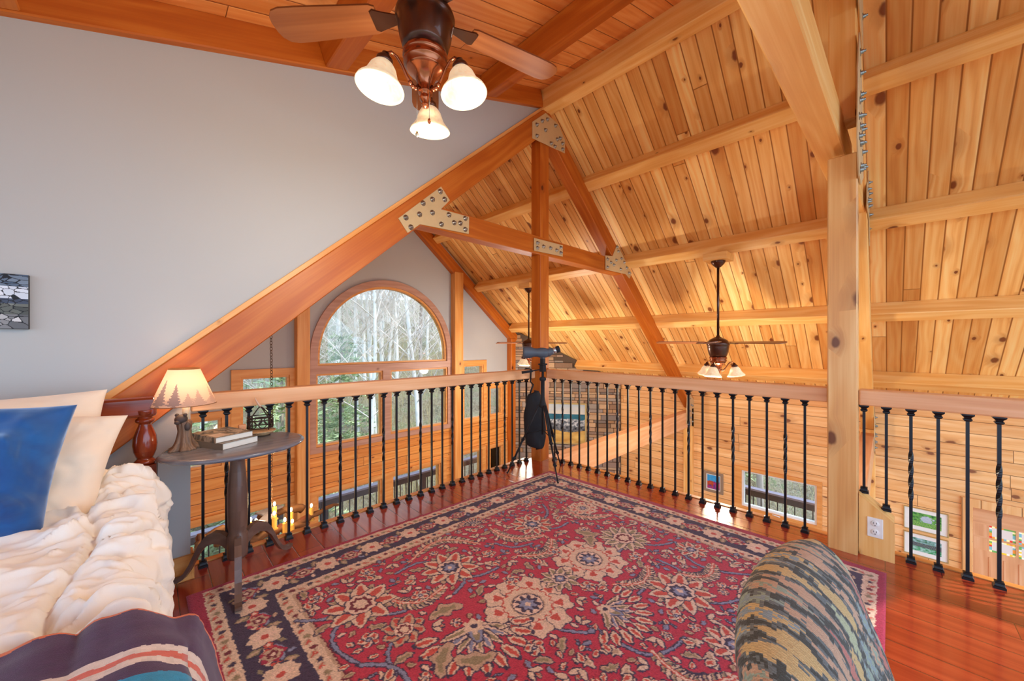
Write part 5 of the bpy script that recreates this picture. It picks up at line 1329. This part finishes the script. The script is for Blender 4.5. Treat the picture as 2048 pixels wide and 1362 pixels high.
hl = NT('leafy hillside'); n1 = hl.noise(hl.coord('Object'), .9, 6, .7); n2 = hl.noise(hl.coord('Object'), 9, 4, .7)
hl.base(hl.ramp(hl.math('ADD', hl.math('MULTIPLY', n1, .5), hl.math('MULTIPLY', n2, .5)), [(.36, c3(110, 106, 80)), (.46, c3(160, 144, 112)), (.52, c3(186, 172, 140)), (.60, c3(136, 150, 96)), (.68, c3(226, 216, 196))])); hl.b.inputs['Roughness'].default_value = .95; hl.bump(n2, 1., .3); M['hill'] = hl.m
def hz(x, y):
    d = math.hypot(max(0, x - 7), max(0, y - 6)); r = max(0, d - 4)
    return -4.6 + .335 * r + .5 * fbm(x * .12, y * .12, 0, 3) * min(1, r / 5) - .0018 * r * r + .12 * fbm(x, y, 3, 2)
b = MB(); b.grid(lambda u, v: (lambda x, y: (x, y, hz(x, y)))(-40 + 120 * u, -40 + 120 * v), 130, 130); o = b.build('hillside', 'hill'); struct(o)

M['bark'] = plain('pale bark', c3(232, 224, 214), .85, var=.3, vs=3)
M['bark2'] = plain('grey bark', c3(170, 156, 142), .85, var=.35, vs=3)
M['twig'] = plain('pale twigs', c3(226, 212, 198), .85, var=.25, vs=1)  # one pale tone for all branches and twigs
def tree_mesh(seed, H=13, tw=True):
    rnd = random.Random(seed); T = MB(); B_ = MB()
    def grow(m, p, d, L_, r, depth):
        n = 4 if depth else 7; pts = [p]; rr = [r]
        for i in range(n):
            d = (d + V((rnd.uniform(-1, 1), rnd.uniform(-1, 1), rnd.uniform(-.5, .8))) * (.07 if depth == 0 else .22)).normalized(); p = p + d * L_ / n; pts.append(p); rr.append(max(.004, r * (1 - .62 * (i + 1) / n)))
        m.tube(pts, rr, 5 if depth == 0 else 3, cap=False)
        if depth >= 4: return
        nb = (22, 10, 6, 3)[depth]
        for k in range(nb):
            t_ = rnd.uniform(.22 if depth == 0 else .25, 1); i = min(n - 1, int(t_ * n)); q = pts[i].lerp(pts[i + 1], t_ * n - i)
            a = rnd.uniform(0, 6.28); side = V((math.cos(a), math.sin(a), rnd.uniform(.1, .9))); nd = (d * .5 + side * .9).normalized()
            grow(B_ if depth >= 0 else m, q, nd, L_ * rnd.uniform(.24, .44), rr[i] * .36, depth + 1)
    grow(T, V((0, 0, -.3)), V((0, 0, 1)), H, .095, 0)
    return T, B_
protos = []
spots = []
rt = random.Random(77)
for k in range(66):
    for _ in range(30):
        a = rt.uniform(-.35, .75); dd = rt.uniform(6.5, 36); x, y = 2 + dd * math.sin(a) * 1.0, 5.7 + dd * math.cos(a)
        if y > 9.5 and all(math.hypot(x - p[0], y - p[1]) > 1.3 for p in spots): break
    spots.append((x, y))
for k in range(14):
    spots.append((rt.uniform(12, 26), rt.uniform(-4, 8)))
for i, (x, y) in enumerate(spots):
    s_ = i % 4
    if i < 4:
        T, B_ = tree_mesh(100 + i); o = T.build('bare_tree', 'bark' if i != 2 else 'bark2'); br = B_.build('branches', 'twig', o); protos.append(o)
    else: o = copy_tree(protos[s_])
    o.location = (x, y, hz(x, y)); o.rotation_euler = (rt.uniform(-.05, .05), rt.uniform(-.05, .05), rt.uniform(0, 6.28)); q = rt.uniform(.75, 1.3); o.scale = (q, q, q)
    tag(o, *(('bare pale woodland tree on the slope outside the tall window wall', 'tree', 'bare trees outside the window wall') if i < 66 else ('bare pale woodland tree beyond the deck outside the log wall window', 'tree', 'bare trees outside the log wall')))
# evergreens
nd = NT('pine needles'); ns = nd.noise(nd.coord('Object'), 2.2, 3); nd.base(nd.mix(nd.rng(ns, .35, .65), c3(140, 162, 112), c3(206, 214, 160))); nd.b.inputs['Roughness'].default_value = .8; M['needle'] = nd.m
def evergreen(loc, H, label, seed):
    rnd = random.Random(seed); T = MB(); T.tube([(0, 0, -.4), (0, 0, H)], [.14, .02], 8); N_ = MB()
    L_ = V(loc); z = .5
    while z < H:
        R = (1 - z / H) ** .8 * H * .26 + .15; nb = 9
        for k in range(nb):
            a = rnd.uniform(0, 6.28)
            for q in np.linspace(.15, 1, max(3, int(R / .16))):
                c = V((math.cos(a) * R * q, math.sin(a) * R * q, z - .22 * R * q * q + rnd.uniform(-.05, .05)))
                for j in range(6):
                    d = V((math.cos(a) + rnd.uniform(-1, 1), math.sin(a) + rnd.uniform(-1, 1), rnd.uniform(-.3, .7))).normalized() * rnd.uniform(.14, .30); s2 = d.cross(V((rnd.uniform(-1, 1), rnd.uniform(-1, 1), 1))).normalized() * .035
                    N_.face([c - s2, c + s2, c + d])
        z += .24
    o = T.build('evergreen_tree', 'bark2'); N_.build('foliage', 'needle', o); o.location = loc; tag(o, label, 'tree')
evergreen((2.3, 10.2, hz(2.3, 10.2)), 6.2, 'bushy light green pine close outside the left half of the arched window', 1)
evergreen((.2, 11.5, hz(.2, 11.5)), 5.4, 'light green pine outside the small window nearest the chandelier', 2)
evergreen((4.9, 13.5, hz(4.9, 13.5)), 5.0, 'light green pine farther up the slope behind the right half of the arched window', 3)
evergreen((14, 4.0, hz(14, 4)), 4.0, 'low dark pine beyond the deck outside the log wall window', 4)
# undergrowth
rnd = random.Random(8); N_ = MB()
for k in range(9000):
    if rnd.random() < .7: a = rnd.uniform(-.5, .8); dd = rnd.uniform(3.2, 26); x, y = 2.5 + dd * math.sin(a), 6 + dd * math.cos(a)
    else: x, y = rnd.uniform(9.5, 22), rnd.uniform(-5, 10)
    c = V((x, y, hz(x, y))); h = rnd.uniform(.25, 1.5)
    d = V((rnd.uniform(-.5, .5), rnd.uniform(-.5, .5), 1)) * h; s2 = V((rnd.uniform(-1, 1), rnd.uniform(-1, 1), 0)).normalized() * rnd.uniform(.006, .02)
    N_.face([c - s2, c + s2, c + d * .6 + s2 * .6, c + d, c + d * .6 - s2 * .6])
o = N_.build('undergrowth', plain('dry brush', c3(178, 164, 120), .9, var=.4, vs=.7)); tag(o, 'dry brush and saplings covering the woodland slope', 'undergrowth', kind='stuff')
